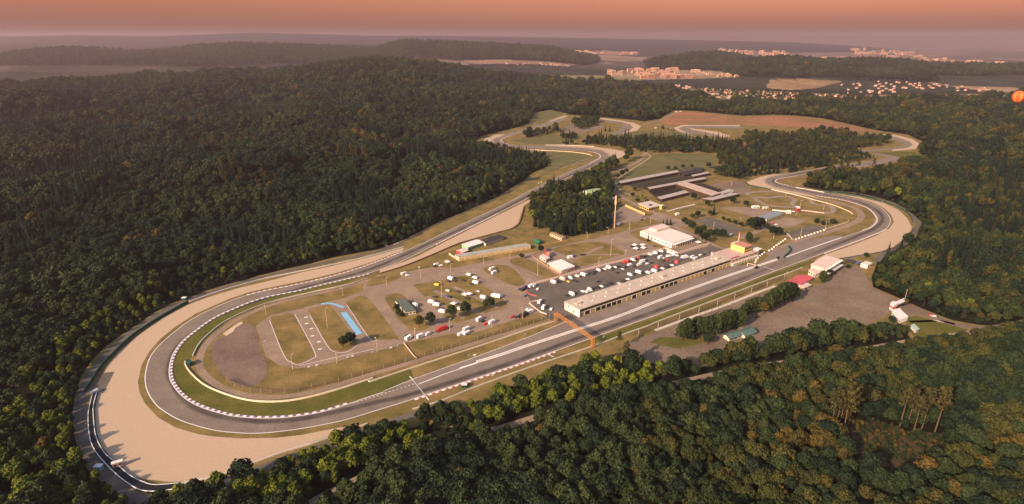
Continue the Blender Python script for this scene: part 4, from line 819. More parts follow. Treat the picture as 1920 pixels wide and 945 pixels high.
flat_building('kart_building', para((1421,412), (1437,417), (1468,405.5)), 3.6, cream, M('blue_grey_roof', (.20,.23,.25), .7, .15, .3), 'kart building with blue-grey roof', 'building', .6, win=([1], .7, 2.3, 10))
for i, (L_, F_, R_, h, c, lb) in enumerate((((1408.5,389),(1412,391),(1424,390.5),2.6,white,'white container between trees left of the kart yard'),((1429,391),(1431,392),(1440.5,391.5),2.4,cream,'low cream container at the kart yard edge'),((1472.5,398.5),(1474,400.5),(1483,400.8),3.4,white,'large white container beside the kart track'),((1491,393),(1494,397),(1500,396),4.2,redp,'red hut with white roof at the kart finish'))):
    flat_building('container' if i < 3 else 'kart_hut', para(L_, F_, R_), h, c, white, lb, 'container' if i < 3 else 'hut', .1 if i < 3 else .5, .2, win=([1], .6, 1.8, 2))
wall('barrier_wall', [(1448,394.5),(1472,396.8),(1490,397.5)], 1.3, .6, white, 'white barrier along the kart straight', 'barrier', 1)
wall('barrier_wall', [(1500,394.5),(1522,397),(1545,400)], .9, .5, pinkwall, 'pinkish barrier along the lower kart loop', 'barrier', 1)
gable_building('shed', para((1031,442), (1053,451.5), (1061,448)), 2.8, .8, cream, M('tan_roof', (.30,.21,.13), .8), 'long tan shed below the dark wood', 'shed', win=([0], .7, 1.8, 5))
gable_building('shed', para((1001,455), (1009,460), (1016,457.5)), 2.8, .8, greenp, greenp, 'small green shed near the long garage block', 'shed', win=([0], .7, 1.8, 2))
wall('yard_wall', [(1016,462),(1035,456.5),(1063,451)], 1.1, .4, M('ochre_edge', (.42,.25,.08)), 'ochre yard wall below the tan shed', 'wall', 1)
flat_building('wood_hut', para((1137,375), (1146,378.5), (1154,375.5)), 3.6, offwhite, pinkwall, 'small pale hut at the wood edge behind the mast', 'hut', .5, win=([1], 1, 2, 2))
gable_building('forest_house', para((1093,365), (1105,371), (1130,366)), 6.0, 1.6, offwhite, M('pale_green_roof', (.30,.38,.20), .75, .1, .2), 'house with pale green roof inside the dark wood', win=([0, 1], 2, 3.4, 4))
flat_building('rescue_cabin', para((350,683), (357,687.5), (362,684.5)), 2.6, darkgreen, darkgreen, 'small dark green cabin inside the hairpin', 'cabin', .2, win=([0], 1, 1.9, 1))
for i, (x, y, lb) in enumerate(((870.5,726,'green marshal cabin with white roof by the lower straight'),(186,880,'blue-topped marshal cabin behind the tyre wall'),(346,562.5,'white-roofed marshal cabin at the top of the gravel trap'))):
    g = G(x, y); P_ = [g + Vector((a, b, 0)) for a, b in ((-1.7, -1.2), (1.7, -1.2), (1.7, 1.2), (-1.7, 1.2))]
    flat_building('marshal_cabin', P_, 2.3, darkgreen if i != 1 else bluepaint, white, lb, 'cabin', .25, win=([0], 1.1, 1.8, 2))
g = G(222, 876); P_ = [g + Vector((a * .8 - b * .5, a * .5 + b * .8, 0)) for a, b in ((-2.4, -1), (2.4, -1), (2.4, 1), (-2.4, 1))]
flat_building('marshal_stand', P_, 3.4, M('rose_panel', (.42,.25,.2), .8), white, 'small stand with white roof over the tyre wall', 'stand', .35, win=([0], 1.8, 2.6, 2))
# gantry over the straight
gan = empty('gantry'); tag(gan, 'orange lattice gantry spanning the front straight', 'gantry')
A, B = G(1041.5, 604), G(1110.5, 652.5); HT = 6.9; gd = (B - A).normalized(); gn = Vector((-gd.y, gd.x, 0)) * .9
for q, nm in ((A, 0), (B, 1)):
    m = MB()
    for sgn in (-1, 1):
        for s2 in (-.8, .8): p = q + gn * sgn + gd * s2; m.beam(p, p + Vector((0, 0, HT + 1.4)), .14)
    for z in range(1, 8):
        m.beam(q - gn + gd * .8 + Vector((0, 0, z)), q + gn + gd * .8 + Vector((0, 0, z + .8)), .1); m.beam(q - gn - gd * .8 + Vector((0, 0, z)), q - gn + gd * .8 + Vector((0, 0, z + .8)), .1)
    m.build('tower_leg', rust, gan)
m = MB(); n = 26
for sgn in (-1, 1):
    for z in (HT, HT + 1.5): m.beam(A + gn * sgn + Vector((0, 0, z)), B + gn * sgn + Vector((0, 0, z)), .13)
for i in range(n):
    p, q = lerp(A, B, i / n), lerp(A, B, (i + 1) / n); z0, z1 = Vector((0, 0, HT)), Vector((0, 0, HT + 1.5))
    for sgn in (-1, 1):
        m.beam(p + gn * sgn + z0, q + gn * sgn + z1, .065); m.beam(p + gn * sgn + z0, p + gn * sgn + z1, .065)
    m.beam(p - gn + z1, q + gn + z1, .065); m.beam(p - gn + z0, p + gn + z0, .065)
m.build('truss', rust, gan)
m = MB(); c = lerp(A, B, .36); m.box((c.x, c.y, HT - 1.1), (2.2, .4, 1.0), atan2(gd.y, gd.x)); m.build('signal_box', dark, gan)
sa = empty('start_gantry'); tag(sa, 'small red and white arm beside the pit wall end', 'gantry')
A, B = G(1401, 499.5), G(1416, 503.5)
for q in (A, B): m = MB(); m.beam(q, q + Vector((0, 0, 3.6)), .2); m.build('post', white, sa)
m = MB(); m.beam(A + Vector((0, 0, 3.6)), B + Vector((0, 0, 3.6)), .3); m.build('arm', M('salmon_paint', (.60,.33,.28), .6), sa)
m = MB(); m.box((B.x + 1, B.y, 0), (3.4, 2.2, 2.3), ang); m.build('booth', dark, sa)
# tall mast
mast = empty('light_mast'); tag(mast, 'very tall tan mast with a head at the wood edge', 'mast')
q = G(1151.7, 427.3); m = MB(); m.tube(q, q + Vector((0, 0, 36)), .65, .5, 10); m.build('pole', M('mast_tan', (.56,.38,.25), .6), mast)
m = MB(); m.lathe([(0, 29), (1.3, 29.2), (1.3, 33), (1.0, 33.2), (1.0, 39), (.4, 39.4), (.0, 41)], 12, (q.x, q.y, 0)); m.build('head', M('mast_tan', (.56,.38,.25)), mast)

# ------------------------------------------------------------------ lamp posts
LAMPS = [(499,591,8,'at the inner rim of the hairpin'),(549,693,11,'beside the dirt oval loop road'),(632,681.5,10,'at the small oval island'),(614,615,17,'inside the rounded grass island'),(643,555.6,8.5,'near the top paddock entry'),(707.4,660,11,'at the infield bottom bend'),
 (725,537.8,9,'on the upper paddock road left end'),(788.6,521.3,9,'above the middle lawn left side'),(845,508.6,8.5,'left of the long garage block'),(828,558,15,'in the middle of the dry lawn'),(907,494.6,8.5,'in front of the garage block middle'),(956,483,8.5,'in front of the garage block right end'),(1008,517.5,17,'left of the canopy building'),
 (778.4,639.4,11,'above the long lower grass strip'),(843,620,10,'beside the red truck'),(922,615,10,'right of the lower parked campers'),(980,597.5,10,'nearest the gantry'),(1061.6,511.7,9,'in front of the canopy building'),(1101,448,8.5,'below the dark wood'),(1140,439.4,8.5,'left of the very tall mast'),(1145,481,19,'on the dry lawn behind the yard wall'),(1122.5,499,9,'at the middle of the yard wall'),(1172,478.7,6.5,'at the right end of the dry lawn'),(1180,430.5,8.5,'between mast and white building'),(1219,420,8.5,'at the junction above the white building'),
 (1501,442.5,9,'inside the white block line'),(1546.7,432.4,11,'at the end of the white block line'),(1500,389,10,'in the middle of the kart course'),(1473,370,7,'at the top of the kart course'),(1544,394,7,'inside the right kart loop'),(1696,564,11,'at the edge of the right woods'),(1388,420,8,'on the dark lot among trees'),(1371,349,8,'on the far grey lot'),(1337,430,8,'in the tree rows behind the tower'),(1492,405,6,'by the kart hut'),(1450,448,6,'on the lane behind the blocks')]
lamp_me = {}
def lamp(x, y, h, where):
    g = G(x, y); r = empty('lamp_post', g); r.rotation_euler = (0, 0, random.uniform(0, 6.28))
    k = round(h)
    if k not in lamp_me:
        m = MB(); m.tube((0, 0, 0), (0, 0, k), .17, .11, 6); a = m.build('pole', lampm, r)
        m = MB(); m.beam((0, 0, k - .1), (1.1, 0, k + .15), .07); m.box((1.4, 0, k + .05), (1.1, .45, .22)); b = m.build('lamp_head', offwhite, r)
        lamp_me[k] = (a.data, b.data)
    else:
        for nm, me in zip(('pole', 'lamp_head'), lamp_me[k]):
            o = bpy.data.objects.new(nm, me); COL.objects.link(o); o.parent = r
    tag(r, ('tall' if h > 14 else 'slim') + ' pale lamp post ' + where, 'lamp post', 'lamp posts of the circuit')
for l in LAMPS: lamp(*l)
# white blocks
BL = [(1416,492.7),(1418,488),(1421,484),(1425,480.6),(1429,477.3),(1433,474),(1442,470.6),(1447.4,467.7),(1451,464.3),(1455.8,461),(1460,458),(1464,455),(1468,452.2),(1472,449.3),(1492,449.8),(1498,447.5),(1504,445.5),(1510,443.4),(1515.8,441.7),(1521.3,440),(1527,438),(1533,436),(1538.6,434),(1544.6,432)]
bm_ = None
for i, (x, y) in enumerate(BL):
    g = G(x, y)
    if not bm_:
        m = MB(); m.lathe([(0, 0), (.95, 0), (1.0, .15), (1.0, 1.15), (.9, 1.3), (.45, 1.32), (.4, 1.1), (0, 1.1)], 12); o = m.build('tyre_bale', white); bm_ = o.data
    else: o = bpy.data.objects.new('tyre_bale', bm_); COL.objects.link(o)
    o.location = g
    tag(o, f'white tyre bale, {nth(i)} from the left in the line before the right hairpin', 'tyre bale', 'white tyre bales lining the inner road')
# little white marker boards round the circuit
BO = [(1038,403.5,0),(620,498,0),(740,460,0),(746,458,0),(1010,345,0),(1015,343,0),(1045,346.5,0),(1071,317,0),(1100,321,0),(1017,233,0),(1030,228,0),(1492,320,0),(1486,321,0),(1505,316,0),(1002,235,0),(880,668,0),(890,668,0),(924,706,0),(1132,634,0),(985,629,0),(1476,513,0),(768,520,0),(786,503,0),(725,462,0),(1655,379,0),(1698,389.5,0),(700,662,0),(733,654,0),(748,648.5,0),(661,670,0),(652,672,0),(594,687,0),(580,690,0),(497,642,0)]
bo = None
for i, (x, y, _) in enumerate(sorted(BO)):
    r = empty('marker_board', G(x, y), random.uniform(-.3, .3) + ang)
    if bo is None:
        m = MB(); m.beam((-.7, 0, 0), (-.7, 0, 1.4), .06); m.beam((.7, 0, 0), (.7, 0, 1.4), .06); a = m.build('post', steel, r)
        m = MB(); m.box((0, 0, .55), (2.0, .12, 1.2)); b = m.build('panel', white, r); bo = (a.data, b.data)
    else:
        for nm, me in zip(('post', 'panel'), bo): o = bpy.data.objects.new(nm, me); COL.objects.link(o); o.parent = r
    tag(r, f'small white marker board, {nth(i)} from the left around the track', 'board', 'white marker boards around the track')
# ------------------------------------------------------------------ vehicles, tents
CARC = {'white': (.75,.74,.72), 'dark': (.03,.03,.035), 'red': (.45,.03,.03), 'blue': (.06,.09,.22), 'silver': (.45,.45,.46), 'yellow': (.62,.42,.06), 'purple': (.10,.06,.16), 'pinkish': (.68,.50,.46)}
for k, c in CARC.items(): M('vehicle_' + k, c, .35, spec=.5)
def section(m, prof, w):
    """vehicle shell: side outline swept across the width, narrowing a little upwards"""
    n = len(prof); zt = max(p[1] for p in prof); L = []; Rr = []
    for x, z in prof:
        k = w / 2 * (1 - .14 * max(0, (z - zt * .55)) / zt); L.append((x, k, z)); Rr.append((x, -k, z))
    for i in range(n): m.face([Rr[i], Rr[(i + 1) % n], L[(i + 1) % n], L[i]][::-1])
    m.face(L[::-1][::-1]); m.face(Rr[::-1])
SHP = {
 'car': ([(-2.1,.35),(2.1,.35),(2.15,.75),(1.2,.95),(.55,1.42),(-1.2,1.45),(-1.95,.98),(-2.15,.9)], 1.8, [((-.3, 0, 1.0), (2.0, 1.62, .36))], [(-1.3, .32), (1.3, .32)]),
 'van': ([(-2.7,.4),(2.7,.4),(2.75,1.0),(2.25,1.25),(1.7,2.15),(-2.7,2.2)], 2.0, [((1.6, 0, 1.35), (1.15, 1.92, .55))], [(-1.7, .36), (1.8, .36)]),
 'camper': ([(-3.2,.45),(3.0,.45),(3.1,1.15),(2.5,1.4),(2.3,1.95),(2.6,2.5),(2.1,2.95),(-3.2,2.9)], 2.3, [((-.8, 0, 1.5), (2.2, 2.33, .6)), ((2.35, 0, 1.45), (.5, 2.1, .5))], [(-2.0, .38), (2.0, .38)]),
 'truck': ([(-4.5,.6),(4.2,.6),(4.3,1.4),(4.15,2.6),(3.0,2.7),(2.7,3.4),(-4.5,3.4)], 2.5, [((4.1, 0, 1.7), (.4, 2.3, .7))], [(-3.0, .5), (-1.9, .5), (3.3, .5)]),
 'caravan': ([(-2.4,.5),(2.2,.5),(2.6,1.2),(2.3,2.4),(-2.1,2.5),(-2.5,1.4)], 2.2, [((0, 0, 1.35), (2.6, 2.23, .6))], [(-.2, .34)]),
 'trailer': ([(-3.0,.6),(3.0,.6),(3.0,2.3),(-3.0,2.4)], 2.2, [], [(-.6, .36), (.5, .36)])}
VC = {}
def vehicle(kind, colour, loc, rz, label, group):
    key = (kind, colour); r = empty('parked_' + kind if kind not in ('gazebo', 'round_tent') else kind, loc, rz)
    if key not in VC:
        parts = []
        if kind == 'gazebo':
            m = MB(); a = 2.3
            for i in range(4):
                c = [(-a, -a), (a, -a), (a, a), (-a, a)]; p, q = c[i], c[(i + 1) % 4]; m.face([(*p, 2.3), (*q, 2.3), (0, 0, 3.5)]); m.face([(*p, 2.0), (*q, 2.0), (*q, 2.3), (*p, 2.3)])
            parts.append(('canopy', m.build('canopy', MT['vehicle_' + colour], r).data))
            for x, y in ((-a, -a), (a, -a), (a, a), (-a, a)):
                m = MB(); m.beam((x * .97, y * .97, 0), (x * .97, y * .97, 2.2), .06); parts.append(('leg', m.build('leg', steel, r).data))
        elif kind == 'round_tent':
            m = MB(); m.lathe([(2.6, 0), (2.6, .8), (2.2, 1.8), (1.2, 2.5), (0, 2.8)], 14); parts.append(('canopy', m.build('canopy', MT['vehicle_' + colour], r).data))
            m = MB(); m.box((2.5, 0, .02), (.2, 1.2, 1.5)); parts.append(('door', m.build('door', dark, r).data))
        else:
            pr, w, win, wh = SHP[kind]
            m = MB(); section(m, pr, w); parts.append(('body', m.build('body', MT['vehicle_' + colour], r).data))
            for c, s in win: m = MB(); m.box(c, s); parts.append(('window', m.build('window', glass, r).data))
            for x, rad in wh:
                for s in (-1, 1):
                    m = MB(); m.tube((x, s * (w / 2 - .2), rad), (x, s * (w / 2 + .03), rad), rad, rad, 8); parts.append(('wheel', m.build('wheel', blackrub, r).data))
        VC[key] = parts
    else:
        for nm, me in VC[key]:
            o = bpy.data.objects.new(nm, me); COL.objects.link(o); o.parent = r
    cat = {'gazebo': 'tent', 'round_tent': 'tent', 'camper': 'camper van'}.get(kind, kind)
    tag(r, label, cat, group)
    return r
def c1(x, y): return (640 + x / 3.9375, 440 + y / 3.9375)
def c2(x, y): return (960 + x / 3.9375, 400 + y / 3.9375)
def c3(x, y): return (1120 + x / 3.9375, 280 + y / 3.9375)
AL, AC = ang, ang + pi / 2
ZONES = {
 'on the upper paddock road': (c1, [(460,292,'caravan','white'),(490,300,'car','white'),(690,232,'car','dark'),(703,222,'van','white'),(735,228,'car','white'),(785,210,'gazebo','white')], AL),
 'on the lawn below the garage block': (c1, [(1110,258,'camper','white'),(1130,284,'camper','white'),(1148,266,'car','dark')], AL + .3),
 'on the middle paddock lawn': (c1, [(805,328,'camper','white'),(790,345,'car','dark'),(838,342,'car','dark'),(940,298,'van','white'),(968,302,'car','dark'),(985,320,'van','white'),(990,358,'camper','white'),(962,365,'car','dark'),(703,372,'van','yellow'),(785,414,'car','white'),(778,455,'car','blue'),(800,462,'car','dark'),(915,452,'gazebo','white'),(945,448,'gazebo','white'),(930,472,'car','dark'),(1140,460,'truck','white'),(1132,440,'car','dark'),(1175,455,'car','white'),(662,502,'camper','white'),(680,512,'car','blue'),(700,522,'camper','white'),(735,548,'car','dark'),(742,572,'camper','white'),(860,420,'car','dark'),(1050,470,'camper','white'),(1070,480,'car','dark'),(900,340,'car','dark'),(1010,420,'car','silver'),(830,520,'gazebo','white'),(690,460,'car','dark'),(765,565,'car','dark'),(880,553,'van','white')], AC + .4),
 'beside the dark-roofed infield building': (c1, [(545,526,'camper','white')], AC),
 'above the lower grass strip': (c1, [(488,748,'car','dark'),(498,768,'camper','white'),(585,755,'camper','white'),(610,745,'car','silver'),(640,737,'van','white'),(742,705,'truck','red'),(778,690,'car','red'),(716,712,'car','dark'),(920,706,'camper','white'),(885,738,'trailer','white'),(925,732,'trailer','white'),(1018,630,'camper','white'),(1045,640,'car','dark'),(1065,660,'car','red'),(1090,645,'car','red'),(1112,652,'camper','white'),(1262,608,'car','red'),(1292,610,'car','dark'),(1318,605,'van','dark'),(1352,598,'truck','dark'),(1395,575,'camper','white'),(1378,552,'car','white')], AL + .2),
 'at the left end of the dark yard': (c1, [(1318,402,'car','dark'),(1340,408,'van','dark'),(1355,390,'van','purple'),(1378,395,'car','dark'),(1400,385,'camper','white'),(1425,378,'van','white'),(1452,402,'car','white'),(1355,452,'car','blue'),(1492,542,'camper','white'),(1482,515,'car','dark'),(1465,500,'trailer','white'),(1550,550,'car','white')], AL + .5),
 'in the row along the pinkish yard wall': (c2, [(305,512,'camper','white'),(350,505,'car','dark'),(372,488,'camper','pinkish'),(398,492,'car','purple'),(415,505,'car','yellow'),(450,495,'car','dark'),(470,502,'car','dark'),(482,466,'van','pinkish'),(524,457,'camper','white'),(562,444,'car','dark'),(590,446,'van','dark'),(638,422,'van','white'),(712,404,'camper','white'),(735,414,'car','dark'),(798,402,'car','dark'),(815,412,'car','silver'),(822,362,'car','red'),(845,358,'van','red'),(868,354,'car','dark'),(895,346,'van','white'),(1018,306,'van','pinkish'),(1040,300,'car','white'),(1058,294,'van','white'),(1160,290,'van','white'),(1188,300,'van','white'),(1215,312,'car','white'),(330,498,'car','dark'),(432,480,'van','white'),(500,462,'car','dark'),(545,448,'car','silver'),(612,430,'car','dark'),(660,418,'car','dark'),(685,412,'car','white'),(760,398,'car','white'),(780,392,'car','dark'),(915,336,'car','dark'),(935,332,'car','red'),(960,322,'van','dark'),(985,316,'car','dark'),(1080,290,'car','dark'),(1100,282,'van','white')], AC),
 'in the middle of the dark yard': (c2, [(870,382,'van','white'),(938,380,'van','white'),(960,360,'camper','white'),(990,350,'car','dark'),(1065,395,'round tent','red'),(1215,360,'round tent','red'),(1190,357,'car','dark'),(1095,328,'camper','white'),(1125,330,'car','silver'),(1155,318,'van','white'),(1185,312,'car','white'),(1250,338,'car','purple'),(1275,330,'truck','white'),(1330,325,'trailer','white'),(1352,336,'trailer','white'),(1392,308,'car','white'),(1462,288,'car','dark'),(1480,292,'car','silver'),(840,398,'car','dark'),(905,392,'car','dark'),(1000,372,'car','white'),(1030,366,'car','dark'),(1120,350,'car','dark'),(1150,345,'car','red'),(1420,302,'car','dark'),(780,440,'car','dark'),(640,505,'car','dark')], AL),
 'in the row close behind the pit garages': (c2, [(405,608,'car','dark'),(440,600,'camper','white'),(520,577,'car','white'),(545,580,'car','white'),(562,572,'car','silver'),(600,553,'car','dark'),(632,548,'car','dark'),(872,456,'van','white'),(905,447,'car','dark'),(935,440,'camper','white'),(960,445,'car','dark'),(1002,440,'van','white'),(1020,436,'car','silver'),(1048,430,'camper','white'),(790,520,'car','white'),(855,488,'car','white'),(575,566,'van','white'),(660,540,'car','white'),(690,532,'car','dark'),(720,520,'van','dark'),(820,500,'car','dark'),(1080,420,'car','dark'),(1110,408,'car','white'),(1140,398,'van','dark'),(1180,384,'car','white')], AC),
 'on the lot left of the white building': (c2, [(905,242,'gazebo','white'),(965,242,'gazebo','white'),(915,268,'gazebo','white'),(970,263,'gazebo','white'),(885,245,'car','dark'),(940,250,'car','dark'),(1055,242,'car','dark')], AL),
 'on the dry lawn by the canopy building': (c2, [(430,328,'camper','white'),(455,320,'van','blue')], AL),
 'beside the tall mast': (c2, [(785,86,'gazebo','white')], AL),
 'on the lots behind the control tower': (c3, [(985,632,'van','white'),(590,482,'camper','white'),(745,694,'gazebo','white'),(650,635,'car','blue'),(690,650,'car','dark'),(1300,548,'car','red'),(1322,555,'car','white'),(1250,495,'car','white')], AL),
 'by the far pavilion': (c3, [(150,560,'van','white'),(330,520,'car','dark')], AL),
}
ORDK = {'round tent': 'round_tent'}
for zn, (cf, lst, a0) in ZONES.items():
    cnt = {}; tot = {}
    for q in lst: tot[(q[2], q[3])] = tot.get((q[2], q[3]), 0) + 1
    for (x, y, k, c) in sorted(lst):
        px, py = cf(x, y); i = cnt.get((k, c), 0); cnt[(k, c)] = i + 1
        nm = {'camper': 'camper van', 'gazebo': 'gazebo tent'}.get(k, k)
        lb = f'{c} {nm} parked {zn}' if k not in ('gazebo', 'round tent') else f'{c} {nm} pitched {zn}'
        if tot[(k, c)] > 1: lb += f', {nth(i)} from the left'
        vehicle(ORDK.get(k, k), c, G(px, py + 1.0) + Vector((0, 0, .145)), a0 + random.choice((0, 0, pi)) + random.uniform(-.18, .18), lb, 'vehicles and tents in the paddock')
for (x, y, k, c, a, lb) in ((1745,592.5,'car','red',2.4,'red car on the road past the entrance gate'),(1749.5,594,'car','silver',2.4,'silver car close behind the red car by the gate'),(1420,596,'car','dark',.6,'lone dark car at the edge of the worn lot'),(1593.5,492.5,'truck','dark',2.4,'dark truck between clubhouse and small pale hut'),(1609,496,'trailer','blue',.4,'blue trailer beside the small pale hut'),(1573,500,'van','white',.8,'white van behind the clubhouse'),(1268,210.5,'van','white',0,'white van at the top of the red earth bank'),(1276,209.5,'van','white',.2,'white van further right on the red earth bank'),(1272,210.6,'car','silver',.2,'silver car between the white vans on the bank'),(1289,263,'gazebo','white',0,'white tent on the grass below the upper hairpin'),(1229,241,'trailer','pinkish',.2,'pale trailer between the two upper hairpins'),(1068,374,'gazebo','white',.2,'left white tent inside the dark wood'),(1076,373,'gazebo','white',.5,'right white tent inside the dark wood'),(180,737,'van','silver',1.2,'silver van on the service road above the tyre wall'),(1498,497,'trailer','white',.3,'white trailer by the fence')):
    if lb.endswith('by the fence'): continue
    vehicle(k, c, G(x, y) + Vector((0, 0, .17)), a, lb, None)
# parasols or bikes by the pit wall: a short white trolley
# ------------------------------------------------------------------ hot-air balloon
q = Vector(((1910 - 960) / F * 1000, 1000 * (CP - ((181 - 472.5) / F) * SP) , H - 1000 * (SP + (181 - 472.5) / F * CP)))
bal_ = empty('hot_air_balloon', q); tag(bal_, 'orange hot-air balloon drifting above the woods at far right', 'balloon')
prof = [(1.2, -10.5)] + [(9.6 * sin(R(a)) * (1 if a < 95 else 1 - .0013 * (a - 95)), 9.6 * cos(R(a)) * (1 if a < 90 else 1.12)) for a in range(158, -1, -11)]
m = MB(); m.lathe(prof, 24); m.m = [((k % 24) // 2) % 2 for k in range(len(m.f))]; en = m.build('envelope', [M('balloon_orange', (.62,.17,.03), .6), M('balloon_red', (.46,.075,.025), .6)], bal_)
m = MB(); m.box((0, 0, -15.2), (1.6, 1.3, 1.1)); m.build('basket', M('wicker', (.16,.09,.04), .9), bal_)
m = MB()
for a in range(4): m.beam((.7 * cos(a*pi/2+.78), .6 * sin(a*pi/2+.78), -14.1), (1.2 * cos(a*pi/2+.78), 1.2 * sin(a*pi/2+.78), -10.5), .04)
m.build('rigging', dark, bal_)
# ------------------------------------------------------------------ far buildings
def place(poly, n, k=0):
    xs = [p[0] for p in poly]; ys = [p[1] for p in poly]; out = []; rr = random.Random(11 + k)
    while len(out) < n:
        x, y = rr.uniform(min(xs), max(xs)), rr.uniform(min(ys), max(ys))
        if inpoly(np.array([x]), np.array([y]), poly)[0] and all(hypot(x - a, (y - b) * 2.2) > 2.2 for a, b in out): out.append((x, y))
    return sorted(out)
panel = [M('panel_wall_a', (.42,.235,.16), .85, .1, .05), M('panel_wall_b', (.45,.28,.205), .85, .1, .05), M('panel_wall_c', (.46,.24,.16), .85, .1, .05)]
bmesh_ = {}
def block(kind, w, d, h, loc, rz, label, group, wm, rm, cat):
    r = empty(kind, loc, rz); key = (kind, w, d, h, wm.name, rm.name)
    if key not in bmesh_:
        P = [Vector((a * w / 2, b * d / 2, 0)) for a, b in ((-1, -1), (1, -1), (1, 1), (-1, 1))]; up = Vector((0, 0, h)); m = MB(); m.prism(P, -4, h, kind == 'apartment_block')
        parts = []
        if kind == 'village_house':
            rise = d * .38; r0, r1 = Vector((-w / 2, 0, h + rise)), Vector((w / 2, 0, h + rise))
            m.face([P[3] + up, P[0] + up, r0]); m.face([P[1] + up, P[2] + up, r1]); parts.append(('wall', m.build('wall', wm, r).data))
            m = MB(); o_ = .5; dz = -rise * o_ / (d / 2)
            A, B = Vector((-w/2-o_, -d/2-o_, h + dz + .15)), Vector((w/2+o_, -d/2-o_, h + dz + .15)); C2, D2 = Vector((w/2+o_, d/2+o_, h + dz + .15)), Vector((-w/2-o_, d/2+o_, h + dz + .15)); a, b = r0 + Vector((-o_, 0, .15)), r1 + Vector((o_, 0, .15))
            m.face([A, B, b, a]); m.face([C2, D2, a, b]); parts.append(('roof', m.build('roof', rm, r).data))
        else:
            parts.append(('wall', m.build('wall', wm, r).data))
            m = MB(); m.prism(shrink(P, .2), h + .01, h + .8, True, True); m.box((0, 0, h + .8), (w * .2, d * .5, 2.0)); parts.append(('roof', m.build('roof', rm, r).data))
            m = MB()
            for f in range(int(h / 3)):
                for s in (-1, 1): m.box((0, s * (d / 2 + .05), 1.1 + f * 3), (w * .92, .12, 1.3))
            parts.append(('window', m.build('window', glass, r).data))
        bmesh_[key] = parts
    else:
        for nm, me in bmesh_[key]: o = bpy.data.objects.new(nm, me); COL.objects.link(o); o.parent = r
    tag(r, label, cat, group)
def blocks(poly, n, label, group, sizes, k=0):
    for i, (x, y) in enumerate(place(poly, n, k)):
        w, d, h = random.choice(sizes); block('apartment_block', w, d, h, Wp(x, y), random.uniform(-.5, .5), label, group, random.choice(panel), panel[1], 'apartment block')
big = [(46, 13, 22), (34, 13, 16), (28, 14, 26), (60, 13, 19)]
blocks([(1181,133),(1307,131.5),(1307,137.5),(1183,138)], 20, 'pinkish apartment block in the far upper row of the housing estate', 'apartment blocks of the far upper row', big, 1)
blocks([(1194,141),(1296,139),(1294,149),(1200,149)], 22, 'pinkish apartment block in the near row of the housing estate', 'apartment blocks of the near row', big, 2)
blocks([(1139,138),(1171,136),(1171,143),(1142,144)], 7, 'pinkish apartment block in the small cluster left of the estate', 'apartment blocks of the left cluster', big, 3)
blocks([(1309,138),(1393,140.5),(1390,145),(1309,143)], 14, 'low apartment block trailing right from the housing estate', 'apartment blocks trailing right', [(40, 12, 12), (26, 12, 10)], 4)
blocks([(1338,94),(1480,101),(1478,109),(1345,103)], 36, 'hazy building in the distant city left part', 'hazy distant city buildings, left part', [(70, 25, 30), (45, 20, 45), (110, 30, 18)], 5)
blocks([(1590,93.5),(1715,99),(1713,104),(1600,102)], 28, 'hazy building in the distant city right part', 'hazy distant city buildings, right part', [(80, 25, 30), (55, 20, 48), (120, 30, 18)], 6)
blocks([(1480,108),(1720,104),(1900,118),(1900,124),(1700,116),(1490,114)], 40, 'hazy low building on the distant city plain', 'hazy low buildings on the distant plain', [(90, 40, 16), (50, 30, 14), (140, 40, 12)], 7)
blocks([(1800,121),(1842,122),(1842,131),(1800,129)], 6, 'large pale block on the far right ridge', 'large pale blocks on the far right ridge', [(60, 18, 28), (40, 18, 20)], 8)
blocks([(1080,96),(1195,99),(1195,103),(1085,101)], 14, 'pinkish building on the distant plain at centre', 'pinkish buildings on the distant centre plain', [(80, 30, 16), (50, 30, 20)], 9)
roofs = [M('house_roof_a', (.46,.17,.11), .85), M('house_roof_b', (.52,.25,.17), .85), M('house_roof_c', (.30,.13,.09), .85), M('house_roof_d', (.28,.25,.24), .85)]
walls_ = [M('house_wall_a', (.34,.265,.22), .85), M('house_wall_b', (.40,.30,.23), .85), M('house_wall_c', (.44,.32,.26), .85)]
def houses(poly, n, label, group, k):
    for x, y in place(poly, n, k):
        s = random.choice(((9, 8, 2.9), (11, 8, 3.3), (8, 7.5, 2.5), (12, 9, 3.4)))
        block('village_house', *s, Wp(x, y), random.uniform(-.7, .7), label, group, random.choice(walls_), random.choice(roofs), 'house')
houses([(1298,166),(1345,168),(1420,172),(1490,176),(1560,178),(1610,182),(1612,186.5),(1430,187.5),(1350,184),(1308,178)], 125, 'red-roofed house in the village behind the right woods', 'village houses behind the right woods', 21)
houses([(1556,168),(1580,158),(1640,153),(1700,152),(1740,156),(1730,168),(1660,176),(1580,176)], 40, 'small house among gardens on the wooded far hill', 'houses on the garden hill', 22)
houses([(1700,157),(1760,157),(1850,166),(1880,171),(1800,172),(1720,168)], 24, 'small house along the field edge at far right', 'houses along the far right fields', 23)
houses([(1262,160),(1290,160),(1296,168),(1270,166)], 8, 'small house at the wood edge below the estate', 'houses at the wood edge below the estate', 24)
houses([(700,93),(780,98),(850,110),(780,110),(700,100)], 24, 'hazy house on the far plain behind the left woods', 'hazy houses behind the left woods', 25)
houses([(940,117),(1010,117),(1085,124),(1075,127),(1000,122),(950,121)], 22, 'hazy house below the tan fields at centre', 'hazy houses below the tan fields', 26)
